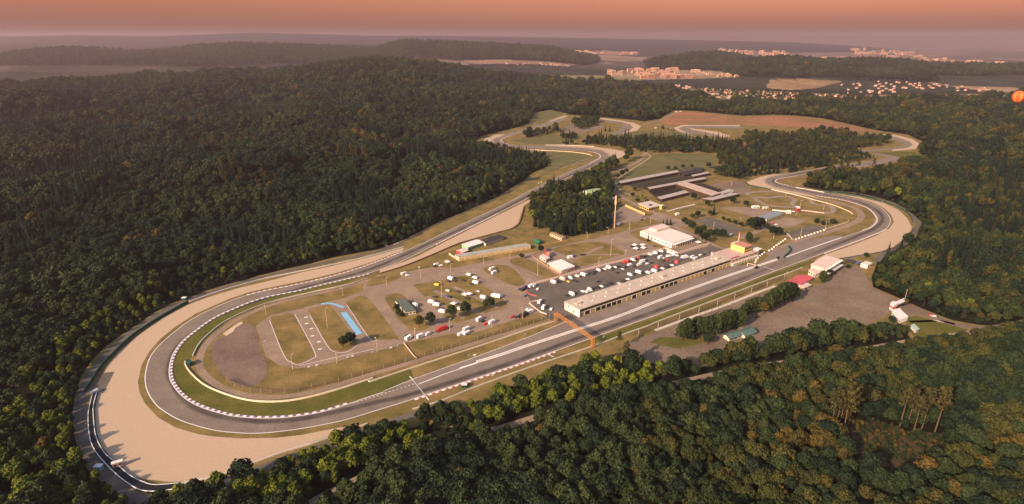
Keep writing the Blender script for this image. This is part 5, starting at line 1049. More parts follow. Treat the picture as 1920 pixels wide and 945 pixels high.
# ------------------------------------------------------------------ trees
def leafmat(name, ca, cb):
    m = bpy.data.materials.new(name); m.use_nodes = True; t = m.node_tree; b = t.nodes['Principled BSDF']
    b.inputs['Roughness'].default_value = .75; b.inputs['Specular IOR Level'].default_value = .12
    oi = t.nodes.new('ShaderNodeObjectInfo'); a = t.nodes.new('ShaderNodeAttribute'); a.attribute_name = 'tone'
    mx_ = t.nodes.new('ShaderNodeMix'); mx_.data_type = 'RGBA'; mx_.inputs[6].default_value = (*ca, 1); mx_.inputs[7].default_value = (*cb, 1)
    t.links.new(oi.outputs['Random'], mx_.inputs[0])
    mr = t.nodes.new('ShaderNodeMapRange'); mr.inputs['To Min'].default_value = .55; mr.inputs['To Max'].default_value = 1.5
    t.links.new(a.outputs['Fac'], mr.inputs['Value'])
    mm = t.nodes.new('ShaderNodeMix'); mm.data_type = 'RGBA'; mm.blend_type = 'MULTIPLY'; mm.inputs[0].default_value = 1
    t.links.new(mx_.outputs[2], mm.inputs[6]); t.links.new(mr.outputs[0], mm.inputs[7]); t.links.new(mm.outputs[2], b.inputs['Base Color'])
    return m
def crown_mesh(name, pos, nrm, size, tone, mat, core=None):
    """many leaf-clump faces; pos/nrm (n,3), size (n,2)"""
    n = len(pos); g = np.random.default_rng(len(name) * 7 + n)
    nrm = nrm / np.linalg.norm(nrm, axis=1, keepdims=True)
    a = np.cross(nrm, g.normal(size=(n, 3))); a /= np.linalg.norm(a, axis=1, keepdims=True); b = np.cross(nrm, a)
    sa, sb = size[:, :1] / 2, size[:, 1:] / 2
    j = lambda: (0.65 + .7 * g.random((n, 1)))
    V = np.stack([pos - a * sa * j() , pos - b * sb * j(), pos + a * sa * j(), pos + b * sb * j()], 1).reshape(-1, 3)
    Fc = np.arange(4 * n).reshape(n, 4)
    V = V.tolist(); Fl = Fc.tolist(); tn = list(tone)
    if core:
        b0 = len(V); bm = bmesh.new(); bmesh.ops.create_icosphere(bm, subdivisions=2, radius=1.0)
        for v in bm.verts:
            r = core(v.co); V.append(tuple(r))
        for f in bm.faces: Fl.append([b0 + v.index for v in f.verts]); tn.append(.12)  # added dark core: the crown's inner shade is put into its tone
        bm.free()
    me = bpy.data.meshes.new(name); me.from_pydata(V, [], Fl); me.materials.append(mat)
    at = me.attributes.new('tone', 'FLOAT', 'FACE'); at.data.foreach_set('value', np.array(tn, np.float32)); me.update()
    return me
def broad_crown(name, mat, seed, r=4.2, hgt=7.5, z0=3.5, lobes=15, per=62, leaf=.95, tall=1.0):
    g = np.random.default_rng(seed); P = []; N = []; T = []
    for k in range(lobes):
        th = k * 2.399 + g.uniform(-.4, .4); q = (k + .5) / lobes
        zz = z0 + hgt * (.18 + .66 * q); rr = r * (.70 * math.sqrt(max(.03, 1 - (2 * (q * .9 + .02) - .75) ** 2))) * g.uniform(.75, 1.15)
        if k == lobes - 1: rr *= .2
        c = np.array([rr * cos(th), rr * sin(th), zz]); lr = r * g.uniform(.34, .52); lt = g.uniform(.25, .85)
        d = g.normal(size=(per, 3)); d[:, 2] = d[:, 2] * .9 + .28; d /= np.linalg.norm(d, axis=1, keepdims=True)
        P.append(c + d * lr * g.uniform(.78, 1.12, (per, 1)) * np.array([1, 1, .86 * tall])); N.append(d + g.normal(size=(per, 3)) * .45)
        T.append(np.clip(lt + g.normal(size=per) * .18, 0, 1))
    P = np.concatenate(P); N = np.concatenate(N); T = np.concatenate(T)
    S_ = np.stack([g.uniform(.75, 1.3, len(P)) * leaf, g.uniform(.75, 1.3, len(P)) * leaf], 1)
    core = lambda v: (v.x * r * .62, v.y * r * .62, z0 + hgt * .47 + v.z * hgt * .38)
    return crown_mesh(name, P, N, S_, T, mat, core)
def conifer_crown(name, mat, seed, r=2.9, z0=1.5, z1=17, layers=19, per=13, droop=.45):
    g = np.random.default_rng(seed); P = []; N = []; SZ = []; T = []
    for k in range(layers):
        q = k / (layers - 1); z = z0 + (z1 - z0) * q; rad = r * (1 - q) ** .85 * g.uniform(.85, 1.12) + .15; n = max(4, int(per * (1 - q * .6)))
        for i in range(n):
            th = 2 * pi * (i + g.uniform(0, 1)) / n
            for f in (.45, .85):
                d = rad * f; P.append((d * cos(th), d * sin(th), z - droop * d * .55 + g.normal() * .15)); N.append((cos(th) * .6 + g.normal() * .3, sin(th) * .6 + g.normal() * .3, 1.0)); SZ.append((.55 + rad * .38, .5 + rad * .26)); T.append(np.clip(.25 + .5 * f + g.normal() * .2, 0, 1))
    core = lambda v: (v.x * r * .5 * (1 - (v.z + 1) * .46), v.y * r * .5 * (1 - (v.z + 1) * .46), z0 + (z1 - z0) * (v.z + 1) / 2 * .95)
    return crown_mesh(name, np.array(P), np.array(N), np.array(SZ), T, mat, core)
def pine_crown(name, mat, seed):
    g = np.random.default_rng(seed); P = []; N = []; T = []
    for k in range(13):
        q = k / 12; th = k * 2.4; rr = 2.5 * (1 - .65 * q) * g.uniform(.4, 1.1); c = np.array([rr * cos(th), rr * sin(th), 12.5 + 8.5 * q]); lr = g.uniform(.9, 1.5); n = 34
        d = g.normal(size=(n, 3)); d /= np.linalg.norm(d, axis=1, keepdims=True); P.append(c + d * lr * np.array([1, 1, .6])); N.append(d + g.normal(size=(n, 3)) * .5); T.append(np.clip(g.uniform(.2, .8) + g.normal(size=n) * .2, 0, 1))
    P = np.concatenate(P); S_ = np.full((len(P), 2), .85)
    return crown_mesh(name, P, np.concatenate(N), S_, np.concatenate(T), mat)
def trunk_mesh(name, h, r, mat, limbs, seed, ls=.5):
    g = random.Random(seed); m = MB(); n = 4; px_, py_ = 0, 0; pts = [(0, 0, -.6)]
    for i in range(1, n + 1): pts.append((pts[-1][0] + g.uniform(-.12, .12), pts[-1][1] + g.uniform(-.12, .12), h * i / n))
    for i in range(n): m.tube(pts[i], pts[i + 1], r * (1 - .2 * i), r * (1 - .2 * (i + 1)), 7)
    for i in range(limbs):
        z = h * (ls + (1 - ls) * i / max(1, limbs)); a = i * 2.4; L = g.uniform(1.6, 2.8)
        m.tube((0, 0, z), (L * cos(a), L * sin(a), z + L * .8), r * .38, r * .12, 5)
    me_o = m.build(name, mat); me = me_o.data; bpy.data.objects.remove(me_o); return me
LM = {'green': leafmat('leaf_green', (0.0093, 0.0199, 0.0079), (0.0220, 0.0352, 0.0123)), 'dark': leafmat('leaf_dark_green', (0.0055, 0.0138, 0.0076), (0.0130, 0.0243, 0.0106)),
      'olive': leafmat('leaf_olive', (0.0151, 0.0269, 0.0095), (0.0302, 0.0419, 0.0127)), 'gold': leafmat('leaf_golden', (0.0206, 0.0269, 0.0079), (0.0440, 0.0457, 0.0111)), 'lime': leafmat('leaf_yellow_green_sunlit', (0.0528, 0.0774, 0.0097), (0.1120, 0.1247, 0.0132)),  # yellow-green is brightened to carry sunlit foliage too
      'autumn': leafmat('leaf_autumn', (0.0289, 0.0285, 0.0079), (0.0674, 0.0479, 0.0103)), 'spruce': leafmat('needle_spruce', (0.0042, 0.0116, 0.0087), (0.0096, 0.0202, 0.0123)),
      'rust': leafmat('needle_rust', (0.0145, 0.0180, 0.0087), (0.0302, 0.0277, 0.0119)), 'pine': leafmat('needle_pine', (0.0248, 0.0285, 0.0095), (0.0516, 0.0434, 0.0135))}
KIND = {}
def kind(k, crown, trunk): KIND[k] = (crown, trunk)
tb = [trunk_mesh('trunk', 7.5, .34, wood, 5, s) for s in (1, 2)]
tc_ = trunk_mesh('trunk', 16, .27, wood, 0, 3); tp_ = trunk_mesh('trunk', 20.5, .30, pinebark, 5, 4, .68); ts_ = trunk_mesh('trunk', 2.6, .14, wood, 4, 5)
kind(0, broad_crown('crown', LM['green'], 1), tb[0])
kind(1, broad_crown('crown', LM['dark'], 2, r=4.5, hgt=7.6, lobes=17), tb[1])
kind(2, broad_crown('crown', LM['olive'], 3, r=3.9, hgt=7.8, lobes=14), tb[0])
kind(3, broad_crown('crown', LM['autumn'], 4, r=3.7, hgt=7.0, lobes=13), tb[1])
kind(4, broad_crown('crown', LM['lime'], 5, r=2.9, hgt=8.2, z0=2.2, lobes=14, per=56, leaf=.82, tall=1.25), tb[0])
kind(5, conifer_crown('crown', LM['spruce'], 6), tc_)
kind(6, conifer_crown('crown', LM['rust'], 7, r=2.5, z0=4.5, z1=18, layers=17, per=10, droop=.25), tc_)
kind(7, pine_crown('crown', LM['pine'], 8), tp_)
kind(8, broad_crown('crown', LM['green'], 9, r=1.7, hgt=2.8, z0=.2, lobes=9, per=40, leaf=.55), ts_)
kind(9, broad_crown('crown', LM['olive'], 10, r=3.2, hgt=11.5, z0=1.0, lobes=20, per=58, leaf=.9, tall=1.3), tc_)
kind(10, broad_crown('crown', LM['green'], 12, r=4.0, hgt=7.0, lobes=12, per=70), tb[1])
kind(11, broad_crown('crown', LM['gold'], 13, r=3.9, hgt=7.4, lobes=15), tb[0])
KN = ['broadleaf_tree','broadleaf_tree','broadleaf_tree','autumn_tree','young_tree','spruce_tree','larch_tree','pine_tree','shrub','columnar_tree','broadleaf_tree','broadleaf_tree']
KL = ['mid green broadleaf tree','dark green broadleaf tree','olive broadleaf tree','orange-brown autumn tree','slim yellow-green tree','dark pointed spruce','rusty narrow larch','tall pine with bare reddish trunk','small green shrub','dense dark upright tree','leafy green tree','golden olive broadleaf tree']
PROTO = {}
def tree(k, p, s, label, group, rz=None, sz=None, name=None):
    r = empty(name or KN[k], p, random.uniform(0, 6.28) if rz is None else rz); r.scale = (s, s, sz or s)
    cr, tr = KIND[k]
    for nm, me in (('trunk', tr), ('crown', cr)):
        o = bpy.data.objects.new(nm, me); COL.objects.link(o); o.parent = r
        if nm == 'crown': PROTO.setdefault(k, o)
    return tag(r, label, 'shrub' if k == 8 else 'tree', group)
# trees that stand by themselves on the circuit land: column, row of the foot, kind, scale, where
SPEC = [
 (1277,638,9,1.35,'in the row left of the green-roofed huts'), (1287,637,9,1.50,'in the row left of the green-roofed huts'), (1297,635,5,1.05,'in the row left of the green-roofed huts'), (1307,631,9,1.45,'in the row left of the green-roofed huts'), (1317,631,9,1.40,'in the row left of the green-roofed huts'), (1329,631,9,1.50,'in the row left of the green-roofed huts'), (1340,628,9,1.55,'in the row left of the green-roofed huts'), (1349,625,9,1.45,'in the row left of the green-roofed huts'), (1357,621,9,1.50,'in the row left of the green-roofed huts'), (1366,618,9,1.50,'in the row left of the green-roofed huts'), (1374,616,5,1.00,'in the row left of the green-roofed huts'), (1381,614,9,1.40,'in the row left of the green-roofed huts'), (1389,612,9,1.25,'in the row left of the green-roofed huts'), (1326,646,1,.75,'low and round before the row'),
 (1393,597,9,1.10,'in the clump left of the red shelter'), (1401,591,9,1.20,'in the clump left of the red shelter'), (1410,589,9,1.25,'in the clump left of the red shelter'), (1419,587,9,1.25,'in the clump left of the red shelter'), (1428,586,9,1.20,'in the clump left of the red shelter'), (1438,584,9,1.45,'in the clump left of the red shelter'), (1446,580,9,1.60,'in the clump left of the red shelter'), (1454,576,9,1.60,'in the clump left of the red shelter'), (1462,572,9,1.70,'in the clump left of the red shelter'), (1470,569,9,1.70,'in the clump left of the red shelter'), (1478,567,9,1.60,'in the clump left of the red shelter'), (1486,564,9,1.40,'in the clump left of the red shelter'), (1430,590,3,1.1,'alone before the dark clump by the red shelter'),
 (1541,531,9,1.1,'standing before the pale clubhouse'),(1557,518,1,.6,'beside the clubhouse lawn'),(1590,503,8,1.3,'under the clubhouse end'),(1623,484,1,.55,'behind the small pale hut'),
 (787,615,11,.95,'at the bottom of the hut island, left one'),(807,611,2,1.05,'at the bottom of the hut island, right one'),(847,598,2,1.1,'left of the pair on the lower lawn'),(872,593,2,1.15,'right of the pair on the lower lawn'),(914,580,11,.9,'at the right end of the lower lawn, yellowish'),(920,578,10,.9,'at the right end of the lower lawn, greener'),(978,486,10,.6,'in front of the long garage block end'),(1014,474,1,.75,'behind the pink kiosk'),(658,649,1,1.0,'on the lawn beside the blue strip, dark'),(644,652,11,.85,'on the lawn beside the blue strip, yellowish'),
 (744,580,8,1.6,'left wall of the dark-roofed hut, upper'),(748,589,8,1.6,'left wall of the dark-roofed hut, middle'),(753,594,8,1.4,'left wall of the dark-roofed hut, lower'),
 (1215,452.5,5,.55,'in the notch of the large white building'),(1243,424,5,.55,'left of the spruces above the white building'),(1250,423,5,.62,'middle of the spruces above the white building'),(1257,422,5,.58,'right of the spruces above the white building'),
 (1283,421,10,.9,'in the hedge above the white building, left'),(1290,426,10,.9,'in the hedge above the white building, middle'),(1297,431,1,.95,'in the hedge above the white building, right'),(1309,446,1,1.1,'first of three behind the tower lot'),(1322,456,1,1.1,'second of three behind the tower lot'),(1331,446,10,1.0,'third of three behind the tower lot'),(1342,446,0,1.0,'fourth tree along the tower lot'),(1354,448,1,1.05,'right end of the tower lot row'),(1318,437,0,.9,'behind the tower lot row'),
 (1403,456,9,1.15,'close behind the yellow control tower'),(1408,434,1,1.5,'largest in the clump below the kart yard'),(1417,431,1,1.4,'middle of the clump below the kart yard'),(1426,428.5,1,1.2,'right in the clump below the kart yard'),(1437,430,9,.7,'slim beside the clump below the kart yard'),(1448,443,1,1.1,'left of the pair by the concrete barrier'),(1459,443,1,1.0,'right of the pair by the concrete barrier'),
 (1338,402.5,5,.8,'beside the yellow path tree'),(1331,405,10,.7,'low beside the tall spruce'),(1308,408,1,.8,'at the lower edge of the hall lawn, right'),(1298,411,10,.7,'at the lower edge of the hall lawn, left'),(1356,414,10,.55,'first in the hedge below the kart yard'),(1366,418,10,.55,'second in the hedge below the kart yard'),(1378,422,10,.6,'third in the hedge below the kart yard'),(1389,426,10,.65,'fourth in the hedge below the kart yard'),
 (1374,383,1,.9,'under the corner hall, left'),(1398,388,1,.8,'left of the white kart container'),(1300,375,1,.9,'in front of the diagonal hall'),(1326,388,10,.9,'below the diagonal hall front'),(1531,418,8,2.0,'left in the block line shrubbery'),(1545,422,8,2.0,'middle in the block line shrubbery'),(1562,420,8,2.2,'right in the block line shrubbery'),
 (1190,359,10,.7,'beside the dirt track by the halls, upper'),(1204,373,4,.7,'beside the dirt track by the halls, bright'),(1186,371,10,.75,'beside the dirt track by the halls, middle'),(1213,383,10,.7,'beside the dirt track by the halls, lower'),(1219,392,1,.6,'right at the flat pavilion'),(1195,381,10,.7,'left above the flat pavilion'),
 (1252,321,0,.9,'first bush on the slope above the halls'),(1266,322,0,.9,'second bush on the slope above the halls'),(1280,318,2,.9,'third bush on the slope above the halls'),(1296,318,2,.9,'fourth bush on the slope above the halls'),(1328,316,1,1.0,'dark one at the slope right end'),(1341,329,2,.9,'yellowish one below the slope right end'),(1352,322,2,.9,'yellowish one at the lower wood corner'),
 (1166,331,1,1.0,'on the road island beside the dirt track'),(1158,336,10,.9,'at the lower tip of the road island'),(1174,326,10,.9,'at the upper tip of the road island'),
 (1135,246,5,.9,'left of two spruces in the upper infield'),(1143,247,5,1.0,'right of two spruces in the upper infield'),
 (1160,657,7,.72,'left of two by the gravelly lot corner'),(1172,690,7,.95,'right of two by the gravelly lot corner'),(1393,664,7,.6,'before the right green-roofed hut'),(1288,690,3,.75,'above the road left of the huts'),(1697,573,3,.6,'behind the entrance gate')]
for x, y, k, s, w in SPEC:
    many = sum(1 for q in SPEC if q[4] == w and q[2] == k) > 1
    tree(k, G(x, y, 0), s, KL[k] + ' ' + w, 'trees standing ' + w if many else None)
# foresters' tall pines beside the clear-cut at lower right
for i, (x, y, s) in enumerate(((1556,812,1.4),(1580,815,1.5),(1565,806,1.3),(1590,800,1.35),(1574,798,1.25),(1686,803,1.35),(1752,812,1.45),(1700,800,1.2),(1728,804,1.3),(1712,811,1.15))):
    tree(7, G(x, y), s, f'tall pine with bare trunk, {nth(i if i < 5 else i - 5)} from the left {"left" if i < 5 else "right"} of the brushy clear-cut', 'tall pines round the clear-cut')
# ------------------------------------------------------------------ woods
FS = [(215,1040),(250,975),(300,948),(400,925),(508,890),(567,870),(626,846),(690,822),(745,806),(795,800),(800,835),(850,832),(870,803),(840,797),(890,767),(980,737),(1047,708),(1115,688),(1160,690),(1192,694),(1230,702),(1300,693),(1360,678),(1463,660),(1567,636),(1641,618),(1668,606),(1693,618),(1706,640),(1770,632),(1830,623),(1880,618),(2300,555),(2300,1500),(-300,1500)]
WOODS = {
 'inner wood above the paddock': [(992,385),(1030,362),(1080,342),(1134,318),(1185,296),(1199,292),(1168,306),(1141,324),(1131,340),(1143,357),(1148,372),(1144,400),(1141,431),(1090,441),(1050,446),(1002,426)],
 'b': [(1165,264),(1250,264),(1339,268),(1380,275),(1410,290),(1437,305),(1432,319),(1380,319),(1347,309),(1345,289),(1300,286),(1250,287),(1205,285)],
 'c': [(1387,262),(1420,252),(1500,252),(1560,260),(1600,282),(1638,296),(1634,300),(1560,308),(1500,317),(1437,321),(1432,310),(1437,305),(1412,288)],
 'd': [(1500,250),(1560,247),(1640,260),(1666,270),(1655,275),(1600,280),(1560,266)],
 'e': [(1340,318),(1437,324),(1500,319),(1560,309),(1620,302),(1622,303),(1560,311),(1470,325),(1420,331),(1395,338),(1370,335),(1345,327)],
 'f': [(1072,240),(1075,229),(1100,223),(1125,227),(1110,238),(1090,243)],
 'g': [(975,258),(1000,250),(1046,243),(1052,248),(1010,257)],
 'h': [(1048,257),(1075,254),(1082,261),(1065,264)],
 'i': [(1042,272),(1090,269),(1115,263),(1165,265),(1200,276),(1205,285),(1183,281),(1150,275),(1100,271)]}
ROAD_G = [(p.x, p.y) for p in SG(ROAD_S, 4)]
CUT1 = [(p.x, p.y) for p in GP([(800,770),(850,763),(888,795),(860,835),(790,838),(762,812)])]
CUT2 = [(p.x, p.y) for p in GP([(1560,815),(1590,785),(1660,792),(1700,808),(1765,812),(1775,840),(1730,890),(1660,925),(1600,870)])]
FS_G = [(p.x, p.y) for p in GP(FS)]
HOUSEX = [(p.x, p.y) for p in GP([(1060,377),(1085,377),(1090,372),(1110,379),(1135,370),(1133,362),(1090,360),(1060,370)])]
RIDE = [(p.x, p.y) for p in GP([(776,228),(775,268),(752,330),(742,365)])]
def scatter(r0, r1, sp, seed):
    g = np.random.default_rng(seed); half = r1 * 1.25
    gx = np.arange(-half, half, sp); gy = np.arange(max(40, r0 * .6), r1, sp); X, Y = np.meshgrid(gx, gy)
    X = X + (np.arange(len(gy)) % 2)[:, None] * sp / 2
    X = (X + g.uniform(-.38, .38, X.shape) * sp).ravel(); Y = (Y + g.uniform(-.38, .38, Y.shape) * sp).ravel()
    r = np.hypot(X, Y); k = (r >= r0) & (r < r1) & (np.abs(X) < 1.02 * Y + 60); X, Y = X[k], Y[k]
    return X, Y
def stands(X, Y, cell, seed):
    """which forest stand a tree belongs to: random cells of about the given width"""
    g = np.random.default_rng(seed); jit = g.random((400, 400, 2)); prop = g.random((400, 400, 3))
    X = X + (vn(X, Y, cell * .5, 1) - .5) * cell * .7; Y = Y + (vn(X, Y, cell * .5, 3) - .5) * cell * .7
    ci, cj = np.floor(X / cell).astype(int), np.floor(Y / cell).astype(int); best = np.full(X.shape, 1e18); P = np.zeros((len(X), 3)); d2 = np.full(X.shape, 1e18)
    for a in (-1, 0, 1):
        for b_ in (-1, 0, 1):
            i, j = ci + a, cj + b_; q = jit[i % 400, j % 400]; d = ((i + q[:, 0]) * cell - X) ** 2 + ((j + q[:, 1]) * cell - Y) ** 2
            m = d < best; d2 = np.where(m, best, np.minimum(d2, d)); best = np.where(m, d, best); P[m] = prop[i % 400, j % 400][m]
    return P, np.sqrt(d2) - np.sqrt(best)
PT = []
for bi, (r0, r1, sp, sc) in enumerate(((150, 520, 5.3, .93), (520, 900, 6.0, 1.02), (900, 1400, 7.8, 1.3), (1400, 2150, 9.6, 1.5), (2150, 3600, 14, 1.95), (3600, 5200, 19, 2.0), (5200, 7600, 27, 2.4))):
    X, Y = scatter(r0, r1, sp, 20 + bi); 
    if r0 >= 3600:
        Z = hfun(X, Y); k = (Z > 14) & ((X > 900) | (r0 > 5000)); X, Y, Z = X[k], Y[k], Z[k]; w = np.full(len(X), 3)
    else:
        inC = inpoly(X, Y, CLEAR_G); inS = inpoly(X, Y, FS_G)
        gx_, gy_ = proj(X, Y, 0.0)
        inW = np.zeros(X.shape, int)
        for i, pl in enumerate(WOODS.values()): inW[inpoly(gx_, gy_, pl)] = i + 1
        right_edge = (gx_ > 1195) & (gy_ < np.interp(gx_, [1195,1300,1340,1420,1650,1800,2300], [163,182,194,196.5,195.5,193,192]))
        top = (gx_ > 1010) & (gx_ <= 1195) & (gy_ < 159)
        out = (~inC) & (~inS) & ~right_edge & ~top
        # what is left of the outside near the camera on the left and right
        keep = inS | (inW > 0) | out
        dr = segdist(X, Y, ROAD_G); keep &= (dr > 4.2)
        keep &= ~inpoly(X, Y, CUT1) & ~inpoly(X, Y, CUT2) & ~inpoly(X, Y, HOUSEX)
        X, Y, inS, inW = X[keep], Y[keep], inS[keep], inW[keep]; Z = hfun(X, Y); w = np.where(inS, 1, np.where(inW > 0, 10 + inW, 2))
    # glades and rides
    g = np.random.default_rng(50 + bi); n = len(X)
    d_e = segdist(X, Y, CLEAR_G, True)
    n1, n2, n3 = vn(X, Y, 95, 2), vn(X, Y, 210, 3), vn(X, Y, 45, 4); u = g.random(n); u2 = g.random(n)
    SPr, edge = stands(X, Y, 85 if r0 < 2000 else 130, 9)
    k = np.where(u < .42, 0, np.where(u < .72, 1, 10))
    q = SPr[:, 0]
    k = np.where((q < .20) & (u2 < .75), 1, k); k = np.where((q > .38) & (q < .54) & (u2 < .7), 2, k)
    k = np.where((q > .80) & (u2 < .88), 5, k); k = np.where((q > .70) & (q <= .80) & (u2 < .6), np.where(u < .7, 6, 7), k)
    k = np.where((n3 > .87) & (u2 < .5), 3, k); k = np.where(u2 > .990, 3, k)
    S1 = (w == 1)
    rr_ = np.hypot(X, Y); pxx, pyy = proj(X, Y, Z)
    k = np.where(S1 & (pxx > 1200) & (vn(X, Y, 40, 5) > .44) & (u2 < .60), np.where(u < .88, 11, 3), k)
    k = np.where(S1 & np.isin(k, (5, 6, 7)), np.where(u < .4, 1, np.where(u < .75, 2, 0)), k)
    ab = np.interp(pxx, [p[0] for p in ROAD_S[::-1]], [p[1] for p in ROAD_S[::-1]])
    strip = S1 & (pyy < ab) & (pxx < 1240)
    k = np.where(strip & (u2 < .72), 4, k)  # slim yellow-green strip, its sunlit look put into the leaf colour
    k = np.where(S1 & (pyy < ab) & (pxx >= 1240) & (u2 < .6), np.where(u < .5, 11, 10), k)
    k = np.where((w == 2) & (d_e < 34) & (u2 < np.where(pxx < 330, .75, .45)) & (pyy > 330), np.where((u < .28) | ((pxx < 330) & (u < .8)), 4, 2), k)  # more yellow-green along the edges, where sunlight is painted as leaf colour
    k = np.where((w == 2) & (d_e < 11) & (u2 < .5), np.where((pxx < 330) & (u2 < .3), 4, 8), k)
    rt = (w == 2) & (pxx > 1130)
    k = np.where(rt & (u2 > .45), np.where(u < .34, 11, np.where(u < .40, 3, np.where(u < .52, 6, k))), k)
    k = np.where((w >= 12) & (u2 < .8), np.where(u < .28, 6, np.where(u < .55, 5, np.where(u < .78, 11, 0))), k)
    k = np.where((w == 12 + 3 - 0) | (w == 15), np.where(u < .5, 5, 10), k)
    k = np.where((w == 11) & (u2 < .75), np.where(u < .3, 5, np.where(u < .66, 2, np.where(u < .82, 4, 11))), k)
    s = sc * g.uniform(.62, 1.38, n) * np.where(S1, 1.0, 1.12) * np.where(w == 2, .74 + .58 * SPr[:, 1], 1.0)
    drr = segdist(X, Y, ROAD_G); see = ((pxx > 1265) & (pxx < 1345)) | ((pxx > 935) & (pxx < 1010)) | (pxx > 1600) | ((pxx > 1440) & (pxx < 1475))
    s = np.where(S1 & see & (pyy > ab) & (drr < 15), s * np.clip(.28 + drr / 26, .28, 1), s); s = np.where(S1 & (pyy < ab) & (pxx > 1240), s * np.where(pxx > 1610, .62, 1.3), s)
    s = np.where((w == 2) & (d_e < 24), s * np.where(pxx < 420, .62, .72), s); s = np.where((w == 2) & (d_e >= 24) & (d_e < 70) & (pxx < 420), s * .82, s)
    if r0 >= 1400: s = np.where(np.isin(k, (5, 6, 7)), s * .62, s); s = np.where(strip, s * .92, s)
    s = np.where(S1 & ~see & (pyy > ab) & (drr < 14) & (pxx > 1240), s * np.clip(.5 + drr / 28, .5, 1), s)
    s = np.where((w == 2) & (pxx > 862) & (pxx < 1042) & (pyy > 262) & (pyy < 335), s * .62, s); s = np.where((pxx > 1560) & (pxx < 1760) & (pyy > 286) & (pyy < 348), s * .6, s)
    k = np.where((w == 2) & (d_e < 45) & (pxx < 430) & np.isin(k, (5, 6, 7)), 4, k)
    s = np.where(k == 8, s * 1.3, s); s = np.where(np.isin(k, (5, 6)), s * g.uniform(.8, 1.05, n), s)
    s = np.where(w >= 12, s * .72, s)
    s *= .82 + .4 * vn(X, Y, 28, 0)
    T_ = np.stack([X, Y, Z, k, s, s * g.uniform(.85, 1.12, n), g.uniform(0, 6.28, n), pxx, pyy, rr_, w], 1)
    drop = ((w >= 10) & (w < 40) & (g.random(n) < .26)) | ((w == 2) & (edge < 4.5) & (SPr[:, 2] > .45)) | ((w == 2) & (SPr[:, 2] < .0) & (d_e > 40))
    ride = segdist(X, Y, RIDE) < 5
    PT.append(T_[~(drop | ride)])
# low bushes on the clear-cut and the clearing, garden trees between the village houses
for poly, n, kk, s0, lim in ((CUT2, 300, (8, 8, 3), .75, None), (CUT1, 70, (8, 8, 10), .8, None), ([(p.x, p.y) for p in GP([(1298,165),(1420,171),(1640,180),(1640,188),(1430,189),(1308,180)])], 420, (0, 1, 10), 1.0, None), ([(p.x, p.y) for p in GP([(1233,240),(1263,245),(1330,262),(1345,258),(1390,260),(1340,268),(1240,262)])], 26, (8, 0, 5), .8, None)):
    g = np.random.default_rng(n); P = np.array(poly); X = g.uniform(P[:, 0].min(), P[:, 0].max(), n * 3); Y = g.uniform(P[:, 1].min(), P[:, 1].max(), n * 3)
    q = inpoly(X, Y, poly); X, Y = X[q][:n], Y[q][:n]; Z = hfun(X, Y); m_ = len(X); k = g.choice(kk, m_); s = s0 * g.uniform(.5, 1.1, m_) * np.where(k == 3, .35, 1)
    pxx, pyy = proj(X, Y, Z)
    PT.append(np.stack([X, Y, Z, k, s, s, g.uniform(0, 6.28, m_), pxx, pyy, np.hypot(X, Y) + 3000, X * 0 + 50], 1))
PT = np.concatenate(PT)
# the trees that show largest stand as things of their own
vis = (PT[:, 7] > -10) & (PT[:, 7] < 1930) & (PT[:, 8] < 965) & (PT[:, 8] > 560)
order = np.argsort(np.where(vis, PT[:, 9], 1e9))[:200]
abv = np.interp(PT[:, 7], [p[0] for p in ROAD_S[::-1]], [p[1] for p in ROAD_S[::-1]])
for i in order:
    X, Y, Z, k, s, sz, rz, pxx, pyy, rr_, w = PT[i]; k = int(k)
    z = 'in the strip between forest road and track' if pyy < abv[i] else ('in the bottom wood left of centre' if pxx < 760 else 'in the bottom wood at centre' if pxx < 1300 else 'in the bottom wood at right')
    if pxx < 330: z = 'at the bottom left beside the service road'
    tree(k, (X, Y, Z), s, KL[k] + ' ' + z, KL[k] + 's ' + z, rz, sz)
mask = np.ones(len(PT), bool); mask[order] = False; FO = PT[mask]
for k in set(FO[:, 3].astype(int)):
    if k not in PROTO:
        j = np.where((FO[:, 3] == k))[0][0]; tree(int(k), tuple(FO[j, :3]), FO[j, 4], KL[int(k)] + ' at the edge of the woods', None)
print('forest points', len(FO), {KL[int(k)]: int((FO[:, 3] == k).sum()) for k in set(FO[:, 3])})
me = bpy.data.meshes.new('forest'); me.vertices.add(len(FO)); me.vertices.foreach_set('co', FO[:, :3].astype(np.float32).ravel())
for nm, ty, v in (('sp', 'INT', FO[:, 3].astype(np.int32)), ('rot', 'FLOAT_VECTOR', np.stack([FO[:, 6] * 0, FO[:, 6] * 0, FO[:, 6]], 1).astype(np.float32)), ('scl', 'FLOAT_VECTOR', np.stack([FO[:, 4], FO[:, 4], FO[:, 5]], 1).astype(np.float32))):
    at = me.attributes.new(nm, ty, 'POINT'); at.data.foreach_set('vector' if ty == 'FLOAT_VECTOR' else 'value', v.ravel())
fo = bpy.data.objects.new('forest', me); COL.objects.link(fo)
tag(fo, 'mixed broadleaf and conifer woods covering the hills round the circuit', 'forest', None, 'stuff')
ng = bpy.data.node_groups.new('forest', 'GeometryNodeTree'); ng.interface.new_socket('Geometry', in_out='INPUT', socket_type='NodeSocketGeometry'); ng.interface.new_socket('Geometry', in_out='OUTPUT', socket_type='NodeSocketGeometry')
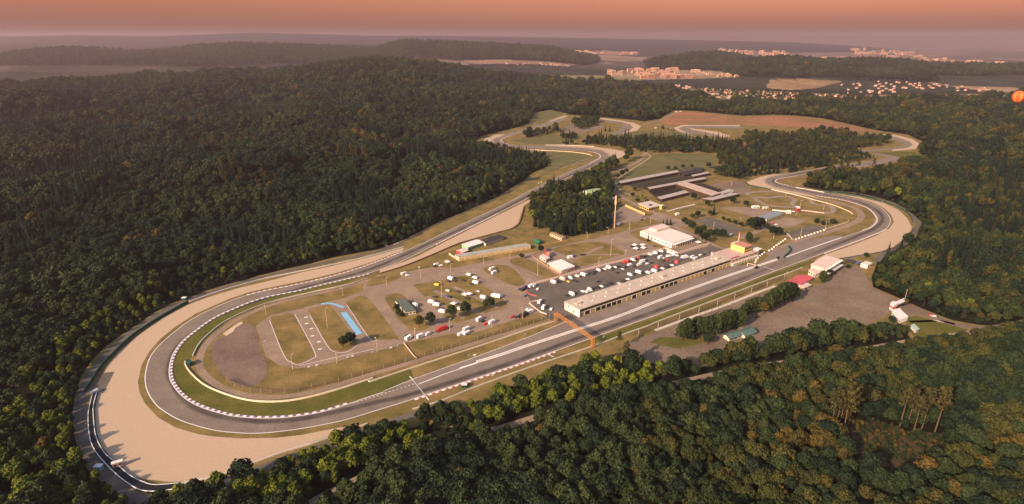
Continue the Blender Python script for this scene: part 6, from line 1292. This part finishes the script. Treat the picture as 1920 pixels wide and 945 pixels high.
N = ng.nodes; Lk = ng.links; gi = N.new('NodeGroupInput'); go = N.new('NodeGroupOutput'); jn = N.new('GeometryNodeJoinGeometry'); Lk.new(jn.outputs[0], go.inputs[0])
def named(nm, ty):
    n = N.new('GeometryNodeInputNamedAttribute'); n.data_type = ty; n.inputs['Name'].default_value = nm; return n.outputs['Attribute']
sp_, rt_, sc_ = named('sp', 'INT'), named('rot', 'FLOAT_VECTOR'), named('scl', 'FLOAT_VECTOR')
e2r = N.new('FunctionNodeEulerToRotation'); Lk.new(rt_, e2r.inputs[0])
for k in sorted(PROTO):
    if not (FO[:, 3] == k).any(): continue
    cmpn = N.new('FunctionNodeCompare'); cmpn.data_type = 'INT'; cmpn.operation = 'EQUAL'
    ii = [s for s in cmpn.inputs if s.type == 'INT']; Lk.new(sp_, ii[0]); ii[1].default_value = k
    oi = N.new('GeometryNodeObjectInfo'); oi.transform_space = 'ORIGINAL'; oi.inputs['Object'].default_value = PROTO[k]; oi.inputs['As Instance'].default_value = True
    ip = N.new('GeometryNodeInstanceOnPoints'); Lk.new(gi.outputs[0], ip.inputs['Points']); Lk.new(cmpn.outputs[0], ip.inputs['Selection']); Lk.new(oi.outputs['Geometry'], ip.inputs['Instance'])
    Lk.new(e2r.outputs[0], ip.inputs['Rotation']); Lk.new(sc_, ip.inputs['Scale']); Lk.new(ip.outputs[0], jn.inputs[0])
md = fo.modifiers.new('forest', 'NODES'); md.node_group = ng
# ------------------------------------------------------------------ put every thing's origin at its own base
def kids(o):
    for c in o.children: yield c; yield from kids(c)
from mathutils import Matrix
for o in list(COL.objects):
    if o.parent or o.get('kind') or o.location.length > 0 or o.type not in ('EMPTY', 'MESH') or not o.get('category'): continue
    ms = [c for c in [o, *kids(o)] if c.type == 'MESH']
    co_ = np.concatenate([np.array([v.co for v in c.data.vertices]) for c in ms])
    c = Vector(((co_[:, 0].min() + co_[:, 0].max()) / 2, (co_[:, 1].min() + co_[:, 1].max()) / 2, co_[:, 2].min()))
    for d in {x.data for x in ms}: d.transform(Matrix.Translation(-c))
    o.location = c
